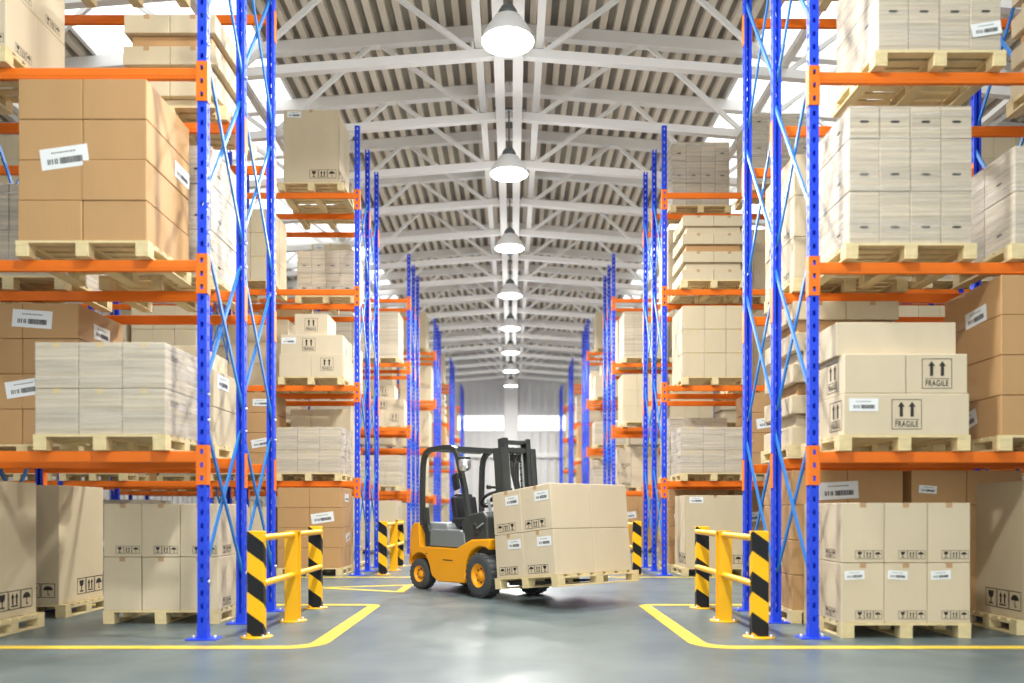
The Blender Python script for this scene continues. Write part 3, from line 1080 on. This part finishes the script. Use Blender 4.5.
def box_faces(c):
    x0, x1, y0, y1, z0, z1 = c['x'] - c['w'] / 2, c['x'] + c['w'] / 2, c['y'] - c['d'] / 2, c['y'] + c['d'] / 2, c['z'], c['z'] + c['h']
    return x0, x1, y0, y1, z0, z1


def visibility():
    V, Fc = [], []
    for c in CARTONS:
        x0, x1, y0, y1, z0, z1 = box_faces(c)
        o = len(V)
        V.extend([(x, y, z) for z in (z0, z1) for y in (y0, y1) for x in (x0, x1)])
        Fc.extend([tuple(o + i for i in f) for f in [(0, 2, 3, 1), (4, 5, 7, 6), (0, 1, 5, 4), (2, 6, 7, 3), (0, 4, 6, 2), (1, 3, 7, 5)]])
    for p in PALLETS:
        o = len(V)
        V.extend([(p['x'] + a * PW / 2, p['y'] + b * PD / 2, p['z'] + PH - 0.01) for a, b in ((-1, -1), (1, -1), (1, 1), (-1, 1))])
        Fc.append((o, o + 1, o + 2, o + 3))
    bvh = BVHTree.FromPolygons(V, Fc)

    def seen(cam, c, clip):
        x0, x1, y0, y1, z0, z1 = box_faces(c)
        n, px = 0, 0.0
        pts = []
        e = 0.004
        for a in (0.05, 0.35, 0.65, 0.95):
            for b in (0.08, 0.5, 0.92):
                pts.append(((x0 + a * (x1 - x0), y0 - e, z0 + b * (z1 - z0)), (x1 - x0) * (z1 - z0) / 12, 1))
                xs = x0 - e if cam.x < x0 else (x1 + e if cam.x > x1 else None)
                if xs is not None:
                    pts.append(((xs, y0 + a * (y1 - y0), z0 + b * (z1 - z0)), (y1 - y0) * (z1 - z0) / 12 * abs(xs - cam.x) / y0, 1))
        for p, ar, _ in pts:
            p = Vector(p)
            d = p - cam
            if clip:
                ix = 512 + F_PX * d.x / d.y
                iy = 511 - F_PX * d.z / d.y
                if not (0 <= ix < 1024 and 0 <= iy < 683):
                    continue
            L = d.length
            hit = bvh.ray_cast(cam, d / L, L - 0.002)
            if hit[0] is None:
                n += 1
                px += ar * (F_PX / d.y) ** 2
        return n, px
    c0 = Vector((0, 0, CAM_H))
    side = [Vector((-1.2, 0, CAM_H)), Vector((1.2, 0, CAM_H)), Vector((0, 0, CAM_H + 0.7))]
    for c in CARTONS:
        c['n'], c['px'] = seen(c0, c, True)
        c['side'] = c['n'] > 0 or any(seen(q, c, False)[0] > 0 for q in side)


visibility()
N_SINGLE = 288
ranked = sorted([c for c in CARTONS if c['px'] > 0], key=lambda c: -c['px'])
single = ranked[:N_SINGLE]
ids = set(id(c) for c in single)
rest = [c for c in CARTONS if id(c) not in ids and c['side']]
print('CARTONS total', len(CARTONS), 'visible', len(ranked), 'rest', len(rest), 'min px', single[-1]['px'] if single else 0)


def add_feat(o, c, ft, aisle_dir):
    typ, face, a, z, size, rot = ft
    w, d, h = c['w'], c['d'], c['h']
    if face == 'F':
        M = Matrix.Translation((a, -d / 2 - 0.002, z))
    else:
        # turn the -Y facing print to face the aisle; 'a' runs along the face, seen from the aisle, left to right
        if aisle_dir > 0:
            M = Matrix.Translation((w / 2 + 0.002, a, z)) @ Matrix.Rotation(R(90), 4, 'Z')
        else:
            M = Matrix.Translation((-w / 2 - 0.002, a, z)) @ Matrix.Rotation(R(-90), 4, 'Z')
    M = M @ Matrix.Rotation(R(-rot), 4, 'Y')
    if typ == 'trio':
        q = mkobj('handling_marks', TRIO, o); q.matrix_basis = M @ Matrix.Scale(size, 4)
    elif typ == 'frag':
        q = mkobj('fragile_mark', FRAG, o); q.matrix_basis = M @ Matrix.Scale(size, 4)
    elif typ == 'label':
        q = mkobj('shipping_label', PAPER, o, label='white shipping label'); q.matrix_basis = M @ Matrix.Translation((0, -0.012 if 'film' in c['look'] else -0.0015, 0)) @ Matrix.Scale(size, 4)
    elif typ == 'hole':
        q = mkobj('hand_hole', HANDH, o)
        q.matrix_basis = M @ Matrix.Diagonal((size, 0.03, 0.024, 1))
    elif typ == 'tape':
        q = mkobj('tape', tape_mesh(w, d, h, M_TAPE, 0.045), o)
    elif typ == 'ytape':
        q = mkobj('tape', tape_mesh(w, d, h, M_YTAPE, 0.045), o)


stack_seen = set()
for c in single:
    o = mkobj('cardboard_carton', carton_mesh(c['w'], c['d'], c['h'], c['mat']), loc=(c['x'], c['y'], c['z']),
              label=('%s carton, %s%s of %s' % (c['look'], c['place'], '' if c['place'] else 'alone on top', c['where'])).replace('carton, alone on top of', 'carton making up'),
              category='carton', group='cartons on the %s' % c['where'].split(' stack, ')[1])
    if c['bi'] < 3:
        for ft in c['feats']:
            if ft[1] == 'F' or True:
                add_feat(o, c, ft, 1 if c['s'] < 0 else -1)
    stack_seen.add(c['where'])
st = MB()
for c in rest:
    x0, x1, y0, y1, z0, z1 = box_faces(c)
    st.box(x0, x1, y0, y1, z0, z1, c['mat'])
    stack_seen.add(c['where'])
if rest:
    st.obj('cardboard_cartons', kind='stuff', label='cardboard cartons stacked far down the racks and behind the front stacks', category='cartons')

KW = {'pair': 'large plain cartons', 'brown': 'brown cartons', 'wrap3': 'wrapped cartons', 'wrap4': 'wrapped cartons', 'icons': 'icon-printed cartons', 'plain': 'plain cartons',
      'tall': 'one tall carton', 'fragile': 'fragile cartons', 'fragile2': 'fragile cartons', 'tiered': 'tiered cartons'}
# pallets that show, by projection and the same rays
for p in PALLETS:
    if p['where'] not in stack_seen:
        continue
    px = 512 + F_PX * p['x'] / (p['y'] - PD / 2)
    if p['bi'] >= 3 and (p['where'].startswith('rear') or 'aisle-end' not in p['where']):
        continue
    w = p['where'].replace(' stack,', ' place,')
    lab = 'pale wooden pallet under %s, %s' % (KW[p['kind']], w)
    if p['bi'] < 2 and 'aisle-end' in p['where'] or p['bi'] == 0:
        t = mkobj('wooden_pallet', None, loc=(p['x'], p['y'], p['z']), label=lab, category='pallet', group='pallets on the racks')
        for nm, me, lo in PPARTS:
            mkobj(nm, me, t, loc=lo)
    else:
        mkobj('wooden_pallet', PSINGLE, loc=(p['x'], p['y'], p['z']), label=lab, category='pallet', group='pallets on the racks')

for wv in WRAPS:
    if wv['where'] not in stack_seen or (wv['bi'] > 1):
        continue
    mb = MB()
    # slightly bulging sleeve of film round the load
    n, m_ = 10, 14
    w, d, h = wv['w'] / 2 + 0.006, wv['d'] / 2 + 0.006, wv['h']
    per = []
    rc = 0.02
    for cx_, cy_, a0 in ((w - rc, -d + rc, -90), (w - rc, d - rc, 0), (-w + rc, d - rc, 90), (-w + rc, -d + rc, 180)):
        for k in range(4):
            a = R(a0 + k * 30)
            per.append((cx_ + rc * math.cos(a), cy_ + rc * math.sin(a)))
    NP = len(per)
    rr = random.Random(int(wv['x'] * 100) + int(wv['z'] * 10))
    vs = []
    for i in range(m_ + 1):
        g = 1 + rr.uniform(0, 0.006)
        for (a, b) in per:
            vs.append((a * g, b * g, h * i / m_))
    fs = [(i * NP + k, i * NP + (k + 1) % NP, (i + 1) * NP + (k + 1) % NP, (i + 1) * NP + k) for i in range(m_) for k in range(NP)]
    mb.add(vs, fs, M_FILM, True)
    mb.add([(a, b, h + 0.004) for a, b in per], [tuple(range(NP))], M_FILM)
    o = mb.obj('stretch_wrap', label='clear stretch film wrapped round cartons of %s' % wv['where'], category='stretch film', group='stretch film round pallet loads')
    o.location = (wv['x'], wv['y'], wv['z'])


# ---------------------------------------------------------------- safety barriers
def build_barriers():
    def post(w, h, mat):
        mb = MB(); mb.bbox(-w / 2, w / 2, -0.05, 0.05, 0.012, h, mat, 0.008, 2); return mb.mesh('post')
    P1, P2 = post(0.158, 1.01, M_HAZ), None
    mb = MB()
    mb.box(-0.07, 0.07, -0.07, -0.055, 0.012, 0.98, M_YELLOW)
    mb.box(-0.07, 0.07, 0.055, 0.07, 0.012, 0.98, M_YELLOW)
    mb.box(-0.012, 0.012, -0.055, 0.055, 0.012, 0.98, M_YELLOW)
    mb.box(-0.07, 0.07, -0.07, 0.07, 0.97, 0.985, M_YELLOW)
    PM = mb.mesh('post')
    bp = MB(); bp.lathe([(0.001, 0.0), (0.15, 0.0), (0.15, 0.012), (0.001, 0.012)], M_YELLOW, 24)
    for a in (45, 135, 225, 315):
        bp.lathe([(0.001, 0.034), (0.013, 0.034), (0.013, 0.012)], M_BOLT, 6, Matrix.Translation((0.122 * math.cos(R(a)), 0.122 * math.sin(R(a)), 0)))
    BP = bp.mesh('base_plate')
    rl = MB(); rl.tube([(0.06, 0.0, 0), (0.06, 2.3, 0)], 0.033, M_YELLOW, 12)
    RL = rl.mesh('rail')
    for bi in (0, 1):
        for s in (-1, 1):
            x = -2.43 if s < 0 else 2.35
            y = BLOCK_Y[bi] + 0.17
            nm = 'near' if bi == 0 else 'small distant'
            t = mkobj('safety_barrier', None, loc=(x, y, 0), category='barrier', group='rack end safety barriers',
                      label='%s yellow two-rail barrier with black striped posts guarding %s %s rack' % (nm, ORDN[bi], 'left' if s < 0 else 'right'))
            for j, (dy, me) in enumerate(((0, P1), (1.12, PM), (2.3, P1))):
                p = mkobj('post', me, t, loc=(0.04 * (-s) * (1 if j == 1 else 0), dy, 0))
                if j != 1:
                    p['label'] = 'black and yellow striped post'
                mkobj('base_plate', BP, p)
            for z in (0.51, 0.945):
                r_ = mkobj('rail', RL, t, loc=(-0.0, 0, z))
                if s > 0:
                    r_.scale = (-1, 1, 1)


# ---------------------------------------------------------------- forklift
PHI = 38
FL = Vector((-0.036, 11.43, 0))
HEAD = math.atan2(-math.cos(R(PHI)), math.sin(R(PHI)))
TILT = 5.6


def build_forklift():
    root = mkobj('forklift_truck', None, loc=FL, rot=(0, 0, HEAD), category='forklift',
                 label='orange forklift truck with charcoal mast carrying four visible stacked cartons across aisle')
    # ---- body (side profile in u,w extruded over v)
    b = MB()
    WB = 1.63

    def arc(cx, cz, r, a0, a1, n=10):
        return [(cx + r * math.cos(R(a0 + (a1 - a0) * i / n)), cz + r * math.sin(R(a0 + (a1 - a0) * i / n))) for i in range(n + 1)]
    # lower chassis side between the wheels
    side = [(-1.22, 0.66), (-0.62, 0.66), (-0.24, 0.80), (0.20, 0.82), (0.20, 0.74)] + arc(0, 0.31, 0.40, 62, 190, 8)[:] + \
           [(-0.42, 0.17), (-1.10, 0.15), (-1.26, 0.22)] + arc(-WB, 0.235, 0.33, 10, 55, 5)[:] + [(-1.40, 0.56), (-1.40, 0.66)]
    for lo, hi in ((-0.50, -0.36), (0.36, 0.50)):
        b.prism(side, lo, hi, M_FORKYEL, 'Y', bev=0.02, seg=2)
    # centre tub and floor plate
    b.prism([(-1.5, 0.66), (-0.6, 0.66), (-0.24, 0.78), (0.1, 0.78), (0.1, 0.2), (-1.3, 0.2)], -0.37, 0.37, M_CHAR, 'Y', bev=0.02)
    b.obj('chassis', root)
    # ---- counterweight
    cw = MB()
    prof = [(-1.30, 0.66), (-1.62, 0.66), (-1.66, 1.02), (-1.80, 1.02), (-1.90, 0.92), (-1.93, 0.62), (-1.90, 0.42), (-1.84, 0.36)] + \
           arc(-WB, 0.235, 0.33, 152, 20, 9) + [(-1.25, 0.4)]
    cw.prism(prof, -0.49, 0.49, M_FORKYEL, 'Y', bev=0.035, seg=3)
    o = cw.obj('counterweight', root)
    v = MB(); v.box(-0.95, -0.7, -0.5035, -0.4985, 0.475, 0.49, M_INK); v.box(-1.45, -1.35, -0.496, -0.49, 0.55, 0.56, M_INK)
    v.obj('badge_strip', root, label='small dark badge strip')
    # ---- hood
    h = MB()
    h.prism([(-1.62, 0.66), (-1.60, 0.97), (-1.50, 1.03), (-1.02, 1.02), (-0.98, 0.97), (-0.95, 0.66)], -0.40, 0.40, M_LGREY, 'Y', bev=0.018, seg=2)
    h.prism([(-1.36, 0.67), (-1.34, 0.93), (-0.56, 0.92), (-0.45, 0.88), (-0.41, 0.67)], -0.475, 0.40, M_GREY, 'Y', bev=0.016, seg=2)
    h.obj('engine_hood', root)
    # ---- seat
    s_ = MB()
    s_.bbox(-1.12, -0.62, -0.25, 0.25, 0.95, 1.10, M_BLACK, 0.05, 4, smooth=True)
    s_.obj('seat', root)
    s2 = MB()
    s2.bbox(-0.06, 0.06, -0.21, 0.21, 0, 0.46, M_BLACK, 0.05, 4, Matrix.Translation((-1.06, 0, 0.97)) @ Matrix.Rotation(R(-12), 4, 'Y'), smooth=True)
    s2.bbox(-0.05, 0.05, -0.15, 0.15, 0.40, 0.50, M_BLACK, 0.03, 3, Matrix.Translation((-1.06, 0, 0.97)) @ Matrix.Rotation(R(-12), 4, 'Y'), smooth=True)
    s2.obj('backrest', root)
    # ---- dashboard / cowl
    d = MB()
    d.prism([(-0.50, 0.70), (-0.54, 1.04), (-0.42, 1.14), (-0.02, 1.20), (0.08, 1.12), (0.10, 0.78), (-0.22, 0.79)], -0.46, 0.46, M_CHAR, 'Y', bev=0.03, seg=3)
    dd = d.obj('dashboard', root)
    k = MB()
    for (u, w, r) in ((-0.19, 0.99, 0.045), (-0.16, 0.90, 0.05), (-0.06, 0.95, 0.03)):
        k.lathe([(0.001, 0.012), (r, 0.010), (r * 1.05, 0.0)], M_BLACK, 14, Matrix.Translation((u, -0.462, w)) @ Matrix.Rotation(R(90), 4, 'X'))
    k.bar((-0.13, -0.475, 0.96), (0.02, -0.475, 1.03), 0.015, 0.02, M_LGREY)
    k.obj('control_knobs', dd)
    # ---- steering column and wheel
    c = MB(); c.tube([(-0.20, 0.02, 1.12), (-0.40, 0.02, 1.36)], 0.028, M_CHAR, 10)
    c.tube([(-0.14, -0.2, 1.15), (-0.20, -0.21, 1.36)], 0.010, M_LGREY, 8)
    c.tube([(-0.08, -0.26, 1.15), (-0.14, -0.27, 1.36)], 0.010, M_LGREY, 8)
    c.tube([(-0.02, -0.32, 1.15), (-0.08, -0.33, 1.36)], 0.010, M_LGREY, 8)
    c.obj('steering_column', root)
    w = MB()
    Mw = Matrix.Translation((-0.42, 0.02, 1.375)) @ Matrix.Rotation(R(-36), 4, 'Y')
    ring = [Mw @ Vector((0.18 * math.cos(2 * math.pi * i / 28), 0.18 * math.sin(2 * math.pi * i / 28), 0)) for i in range(29)]
    w.tube(ring, 0.024, M_BLACK, 8, caps=False)
    for a in (90, 210, 330):
        w.bar(Mw @ Vector((0, 0, -0.01)), Mw @ Vector((0.17 * math.cos(R(a)), 0.17 * math.sin(R(a)), 0)), 0.03, 0.012, M_BLACK)
    w.lathe([(0.001, 0.02), (0.045, 0.015), (0.05, -0.02), (0.001, -0.03)], M_BLACK, 14, Mw)
    w.obj('steering_wheel', root)
    # ---- overhead guard
    top = 2.13
    for sv in (-1, 1):
        g = MB()
        v = -0.43 if sv < 0 else 0.50
        rb = -0.09 if sv < 0 else 0.18
        fb = -0.05 if sv < 0 else 0.0
        pts = [(-1.54 + rb, v, 0.98), (-1.55 + rb, v, 1.5), (-1.53 + rb, v, 1.88), (-1.50 + rb, v, 2.01), (-1.43 + rb, v, 2.09), (-1.32 + rb, v, top), (-1.0, v, top + 0.01), (-0.78 + fb, v, top),
               (-0.68 + fb, v, 2.09), (-0.62 + fb, v, 2.00), (-0.44 + fb, v, 1.52), (-0.33 + fb, v, 1.08), (-0.26, v, 0.80)]
        for i in range(len(pts) - 1):
            g.bar(pts[i], pts[i + 1], 0.062, 0.075, M_CHAR, up=(0, 0, 1) if abs(pts[i + 1][2] - pts[i][2]) < 0.08 else (1, 0, 0))
        for p in pts[1:-1]:
            g.lathe([(0.036, -0.031), (0.036, 0.031)], M_CHAR, 12, Matrix.Translation(p) @ Matrix.Rotation(R(90), 4, 'X'), smooth=True)
        g.obj('overhead_guard_side_frame', root)
    for u in (-0.68, -0.86, -1.04, -1.22, -1.40):
        q = MB(); q.bar((u, -0.43, top + (0 if u < -0.7 else -0.04)), (u, 0.50, top + (0 if u < -0.7 else -0.04)), 0.04, 0.05, M_CHAR)
        q.obj('roof_bar', root)
    # diagonal brace beside hood
    q = MB(); q.bar((-1.54, -0.44, 1.0), (-1.28, -0.44, 0.66), 0.05, 0.14, M_CHAR); q.bar((-1.52, -0.44, 1.25), (-1.44, -0.44, 0.66), 0.05, 0.09, M_CHAR); q.obj('guard_bracket', root)
    # ---- work light, mirror
    l = MB()
    Ml = Matrix.Translation((-0.33, -0.54, 1.86)) @ Matrix.Scale(1.2, 4)
    l.bbox(-0.08, 0.04, -0.06, 0.06, 0.05, 0.09, M_CHAR, 0.015, 2, Ml)
    l.lathe([(0.05, -0.08), (0.07, -0.04), (0.075, 0.04), (0.06, 0.055)], M_CHROME, 18, Ml @ Matrix.Rotation(R(0), 4, 'Y'))
    l.lathe([(0.001, -0.09), (0.05, -0.08)], M_CHROME, 18, Ml)
    l.bar((-0.58, -0.44, 1.90), (-0.48, -0.52, 1.92), 0.03, 0.03, M_CHAR)
    l.obj('work_light', root, label='chrome work light')
    l = MB()
    Ml = Matrix.Translation((-0.60, -0.50, 1.62)) @ Matrix.Rotation(R(-14), 4, 'Y')
    l.bbox(-0.075, 0.075, -0.03, 0.01, -0.12, 0.12, M_BLACK, 0.028, 3, Ml, smooth=True)
    l.bar((-0.52, -0.45, 1.70), (-0.58, -0.49, 1.68), 0.025, 0.025, M_CHAR)
    l.obj('mirror', root)
    l = MB(); l.box(-1.935, -1.92, -0.42, -0.34, 0.75, 0.9, M_RED); l.box(-1.935, -1.92, 0.34, 0.42, 0.75, 0.9, M_RED); l.obj('tail_light', root)
    # ---- wheels
    def wheel(r, wd, rim_r, name, u, v, steer=0):
        sgn = -1 if v < 0 else 1
        piv = Matrix.Rotation(R(90 * -sgn), 4, 'X')
        tb = MB()
        hw = wd / 2
        prof = [(rim_r, -hw), (r * 0.80, -hw), (r * 0.95, -hw * 0.92), (r * 0.985, -hw * 0.7), (r * 0.985, hw * 0.7), (r * 0.95, hw * 0.92), (r * 0.80, hw), (rim_r, hw)]
        tb.lathe(prof, M_TYRE, 40, piv)
        n = 22
        for i in range(n):
            for sd in (-1, 1):
                a = 2 * math.pi * (i + (0.5 if sd > 0 else 0)) / n
                Mx = piv @ Matrix.Rotation(a, 4, 'Z')
                tb.bbox(r * 0.955, r * 1.0, -r * 0.085, r * 0.085, 0.008 if sd > 0 else -hw * 0.96, hw * 0.96 if sd > 0 else -0.008, M_TYRE, 0.006, 1, Mx)
        t = tb.obj(name, root, label='front drive wheel' if u > -0.5 else 'smaller rear steer wheel')
        t.location = (u, v, r)
        t.rotation_euler = (0, 0, R(steer))
        rm = MB()
        rm.lathe([(rim_r + 0.005, hw * 0.98), (rim_r * 0.95, hw * 0.98), (rim_r * 0.86, hw * 0.70), (rim_r * 0.72, hw * 0.42), (rim_r * 0.45, hw * 0.42),
                  (rim_r * 0.38, hw * 0.72), (rim_r * 0.22, hw * 0.80), (0.001, hw * 0.82)], M_FORKYEL, 32, piv)
        for i in range(8):
            a = 2 * math.pi * i / 8
            rm.lathe([(0.001, 0.018), (0.013, 0.018), (0.013, 0)], M_CHAR, 6,
                     piv @ Matrix.Translation((rim_r * 0.58 * math.cos(a), rim_r * 0.58 * math.sin(a), hw * 0.42)))
        rm.lathe([(rim_r, -hw), (rim_r * 0.9, -hw * 0.5), (0.001, -hw * 0.5)], M_FORKYEL, 24, piv)
        rm.obj('rim', t, label='orange-yellow wheel rim')
    wheel(0.31, 0.22, 0.165, 'wheel', 0, -0.44)
    wheel(0.31, 0.22, 0.165, 'wheel', 0, 0.44)
    wheel(0.235, 0.17, 0.125, 'wheel', -WB, -0.42, 8)
    wheel(0.235, 0.17, 0.125, 'wheel', -WB, 0.42, 8)
    ax = MB(); ax.tube([(0, -0.4, 0.31), (0, 0.4, 0.31)], 0.06, M_CHAR, 12); ax.tube([(-WB, -0.36, 0.235), (-WB, 0.36, 0.235)], 0.05, M_CHAR, 12)
    ax.obj('axle', root)
    # ---- mast, tilted back
    mast = mkobj('mast', None, root, loc=(0.30, 0, 0.22), rot=(0, R(-TILT), 0))
    for sv in (-1, 1):
        m = MB()
        v = sv * 0.30
        m.box(-0.085, 0.085, v - 0.012, v + 0.012, 0, 1.86, M_CHAR)
        m.box(-0.085, -0.065, min(v, v - sv * 0.085), max(v, v - sv * 0.085), 0, 1.86, M_CHAR)
        m.box(0.065, 0.085, min(v, v - sv * 0.085), max(v, v - sv * 0.085), 0, 1.86, M_CHAR)
        m.obj('outer_rail', mast)
        m = MB()
        v = sv * 0.225
        m.box(-0.07, 0.07, v - 0.012, v + 0.012, 0.05, 2.00, M_CHAR)
        m.box(-0.07, -0.052, min(v, v - sv * 0.06), max(v, v - sv * 0.06), 0.05, 2.00, M_CHAR)
        m.box(0.052, 0.07, min(v, v - sv * 0.06), max(v, v - sv * 0.06), 0.05, 2.00, M_CHAR)
        m.obj('inner_rail', mast)
        m = MB()
        m.tube([(0.0, sv * 0.12, 0.05), (0.0, sv * 0.12, 1.30)], 0.032, M_CHAR, 12)
        m.tube([(0.0, sv * 0.12, 1.30), (0.0, sv * 0.12, 1.88)], 0.018, M_LGREY, 10)
        m.obj('lift_cylinder', mast)
        m = MB()
        for i in range(34):
            z = 0.35 + i * 0.045
            m.box(0.028, 0.040, sv * 0.06 - (0.014 if i % 2 else 0.008), sv * 0.06 + (0.014 if i % 2 else 0.008), z, z + 0.04, M_BLACK)
        m.obj('lift_chain', mast)
    m = MB()
    m.bbox(-0.07, 0.07, -0.235, 0.235, 1.93, 1.97, M_CHAR, 0.008, 1)
    m.obj('inner_crossbar', mast)
    m = MB()
    m.bbox(-0.05, 0.05, -0.235, 0.235, 1.80, 1.87, M_CHAR, 0.008, 1)
    m.obj('inner_crossbar', mast)
    m = MB()
    m.bbox(-0.11, -0.07, -0.31, 0.31, 1.70, 1.80, M_CHAR, 0.008, 1)
    m.bbox(-0.11, -0.07, -0.31, 0.31, 0.45, 0.57, M_CHAR, 0.008, 1)
    m.obj('outer_crossbar', mast)
    m = MB()
    pts = [(0.02, 0.0, 0.6), (-0.03, 0.03, 1.2), (0.0, 0.05, 1.72), (0.03, 0.02, 1.80), (0.04, -0.03, 1.65), (0.03, -0.03, 0.9)]
    m.tube(pts, 0.014, M_BLACK, 8)
    m.tube([(p[0] + 0.02, p[1] - 0.05, p[2] - 0.08) for p in pts], 0.012, M_BLACK, 8)
    m.obj('hydraulic_hose', mast)
    m = MB()
    m.tube([(-0.06, -0.33, 1.32), (-0.06, -0.44, 1.32)], 0.018, M_CHAR, 10)
    m.tube([(-0.06, -0.42, 1.32), (-0.06, -0.47, 1.32)], 0.03, M_CHAR, 10)
    m.obj('side_lug', mast)
    # carriage and forks
    m = MB()
    m.bbox(0.095, 0.14, -0.48, 0.48, 0.02, 0.10, M_CHAR, 0.008, 1)
    m.bbox(0.095, 0.14, -0.48, 0.48, 0.36, 0.44, M_CHAR, 0.008, 1)
    for v in (-0.45, -0.15, 0.15, 0.45):
        m.box(0.10, 0.135, v - 0.02, v + 0.02, 0.10, 0.36, M_CHAR)
    m.obj('carriage', mast)
    for v in (-0.30, 0.30):
        m = MB()
        m.prism([(0.142, 0.42), (0.182, 0.42), (0.182, 0.005), (1.22, -0.012), (1.22, -0.022), (0.90, -0.04), (0.142, -0.04)], v - 0.05, v + 0.05, M_CHAR, 'Y')
        m.obj('fork', mast)

    # ---- the load on the forks
    D, W = 1.18, 1.31
    ML = Matrix.Translation(FL) @ Matrix.Rotation(HEAD, 4, 'Z') @ Matrix.Translation((0.565, 0.02, 0.172)) @ Matrix.Rotation(R(-TILT), 4, 'Y')
    # local frame of the load: x = forward, y = left. Cartons and pallet are authored with their front on -Y (truck right side)
    pw, pd = 1.26, 1.40
    PP = pallet_parts(pw, pd)
    t = mkobj('wooden_pallet', None, category='pallet', group='pallets in use',
              label='pale wooden pallet lifted off the floor on the forklift forks')
    t.matrix_world = ML @ Matrix.Translation((pw / 2 - 0.02, 0.02, 0))
    t.matrix_basis = ML @ Matrix.Translation((pw / 2 - 0.02, 0.02, 0))
    for nm, me, lo in PP:
        mkobj(nm, me, t, loc=lo)
    w, d, h = (D - 0.006) / 2, (W - 0.006) / 2, 0.56
    for iz in range(2):
        for iu in range(2):
            for iv in range(2):
                c = dict(w=w, d=d, h=h - 0.004)
                vert = ['lower', 'upper'][iz]
                if iv == 0:
                    pl = '%s %s carton on forklift pallet, %s' % (
                        vert, ['rear', 'corner'][iu], ['icons and label, beside the mast', 'icons and label, nearest the camera'][iu])
                    lab = 'cream %s' % pl
                else:
                    lab = 'plain cream %s carton on forklift pallet, %s' % (vert, ['on the far side against the mast', 'at right end of the blank front face'][iu])
                o = mkobj('cardboard_carton', carton_mesh(w, d, h - 0.004, M_CREAM2), label=lab, category='carton', group='cartons on the forklift pallet')
                o.matrix_basis = ML @ Matrix.Translation((w / 2 + iu * (w + 0.006), -W / 2 + d / 2 + iv * (d + 0.006), PH + iz * h))
                q = mkobj('tape', tape_mesh(w, d, h - 0.004, M_TAPE, 0.05), o)
                if iv == 0:
                    q = mkobj('handling_marks', TRIO, o)
                    q.matrix_basis = Matrix.Translation((-0.03, -d / 2 - 0.002, 0.085)) @ Matrix.Diagonal((-0.125, 1, 0.105, 1))
                    q = mkobj('shipping_label', PAPER, o, label='white shipping label')
                    q.matrix_basis = Matrix.Translation((0.12, -d / 2 - 0.0035, 0.42)) @ Matrix.Diagonal((0.27, 0.27, 0.27, 1))


build_shell()
build_lamps()
for bi in range(6):
    for s in (-1, 1):
        build_rack(bi, s)
build_barriers()
build_forklift()

# ---------------------------------------------------------------- light of the sky through roof glass and the open front
w = bpy.data.worlds.new('World')
scene.world = w
w.use_nodes = True
bg = w.node_tree.nodes['Background']
bg.inputs['Color'].default_value = (0.97, 0.99, 0.97, 1)
bg.inputs['Strength'].default_value = 2.5

# ---------------------------------------------------------------- camera
cam = bpy.data.cameras.new('camera')
cam.sensor_width = 36
cam.lens = 36 * 806 / 1024
cam.shift_y = (511 - 341.5) / 1024
cam.shift_x = 0.0
cam.dof.use_dof = True
cam.dof.focus_distance = 11.2
cam.dof.aperture_fstop = 0.62
co = bpy.data.objects.new('camera', cam)
col.objects.link(co)
co.location = (0, 0, CAM_H)
co.rotation_euler = (R(90), 0, 0)
scene.camera = co

vs = scene.view_settings
vs.view_transform = 'Standard'
vs.look = 'None'
vs.gamma = 1
vs.use_curve_mapping = False
vs.exposure = 0.05
scene.cycles.use_denoising = True
scene.cycles.max_bounces = 8
scene.cycles.diffuse_bounces = 5
scene.cycles.transparent_max_bounces = 12
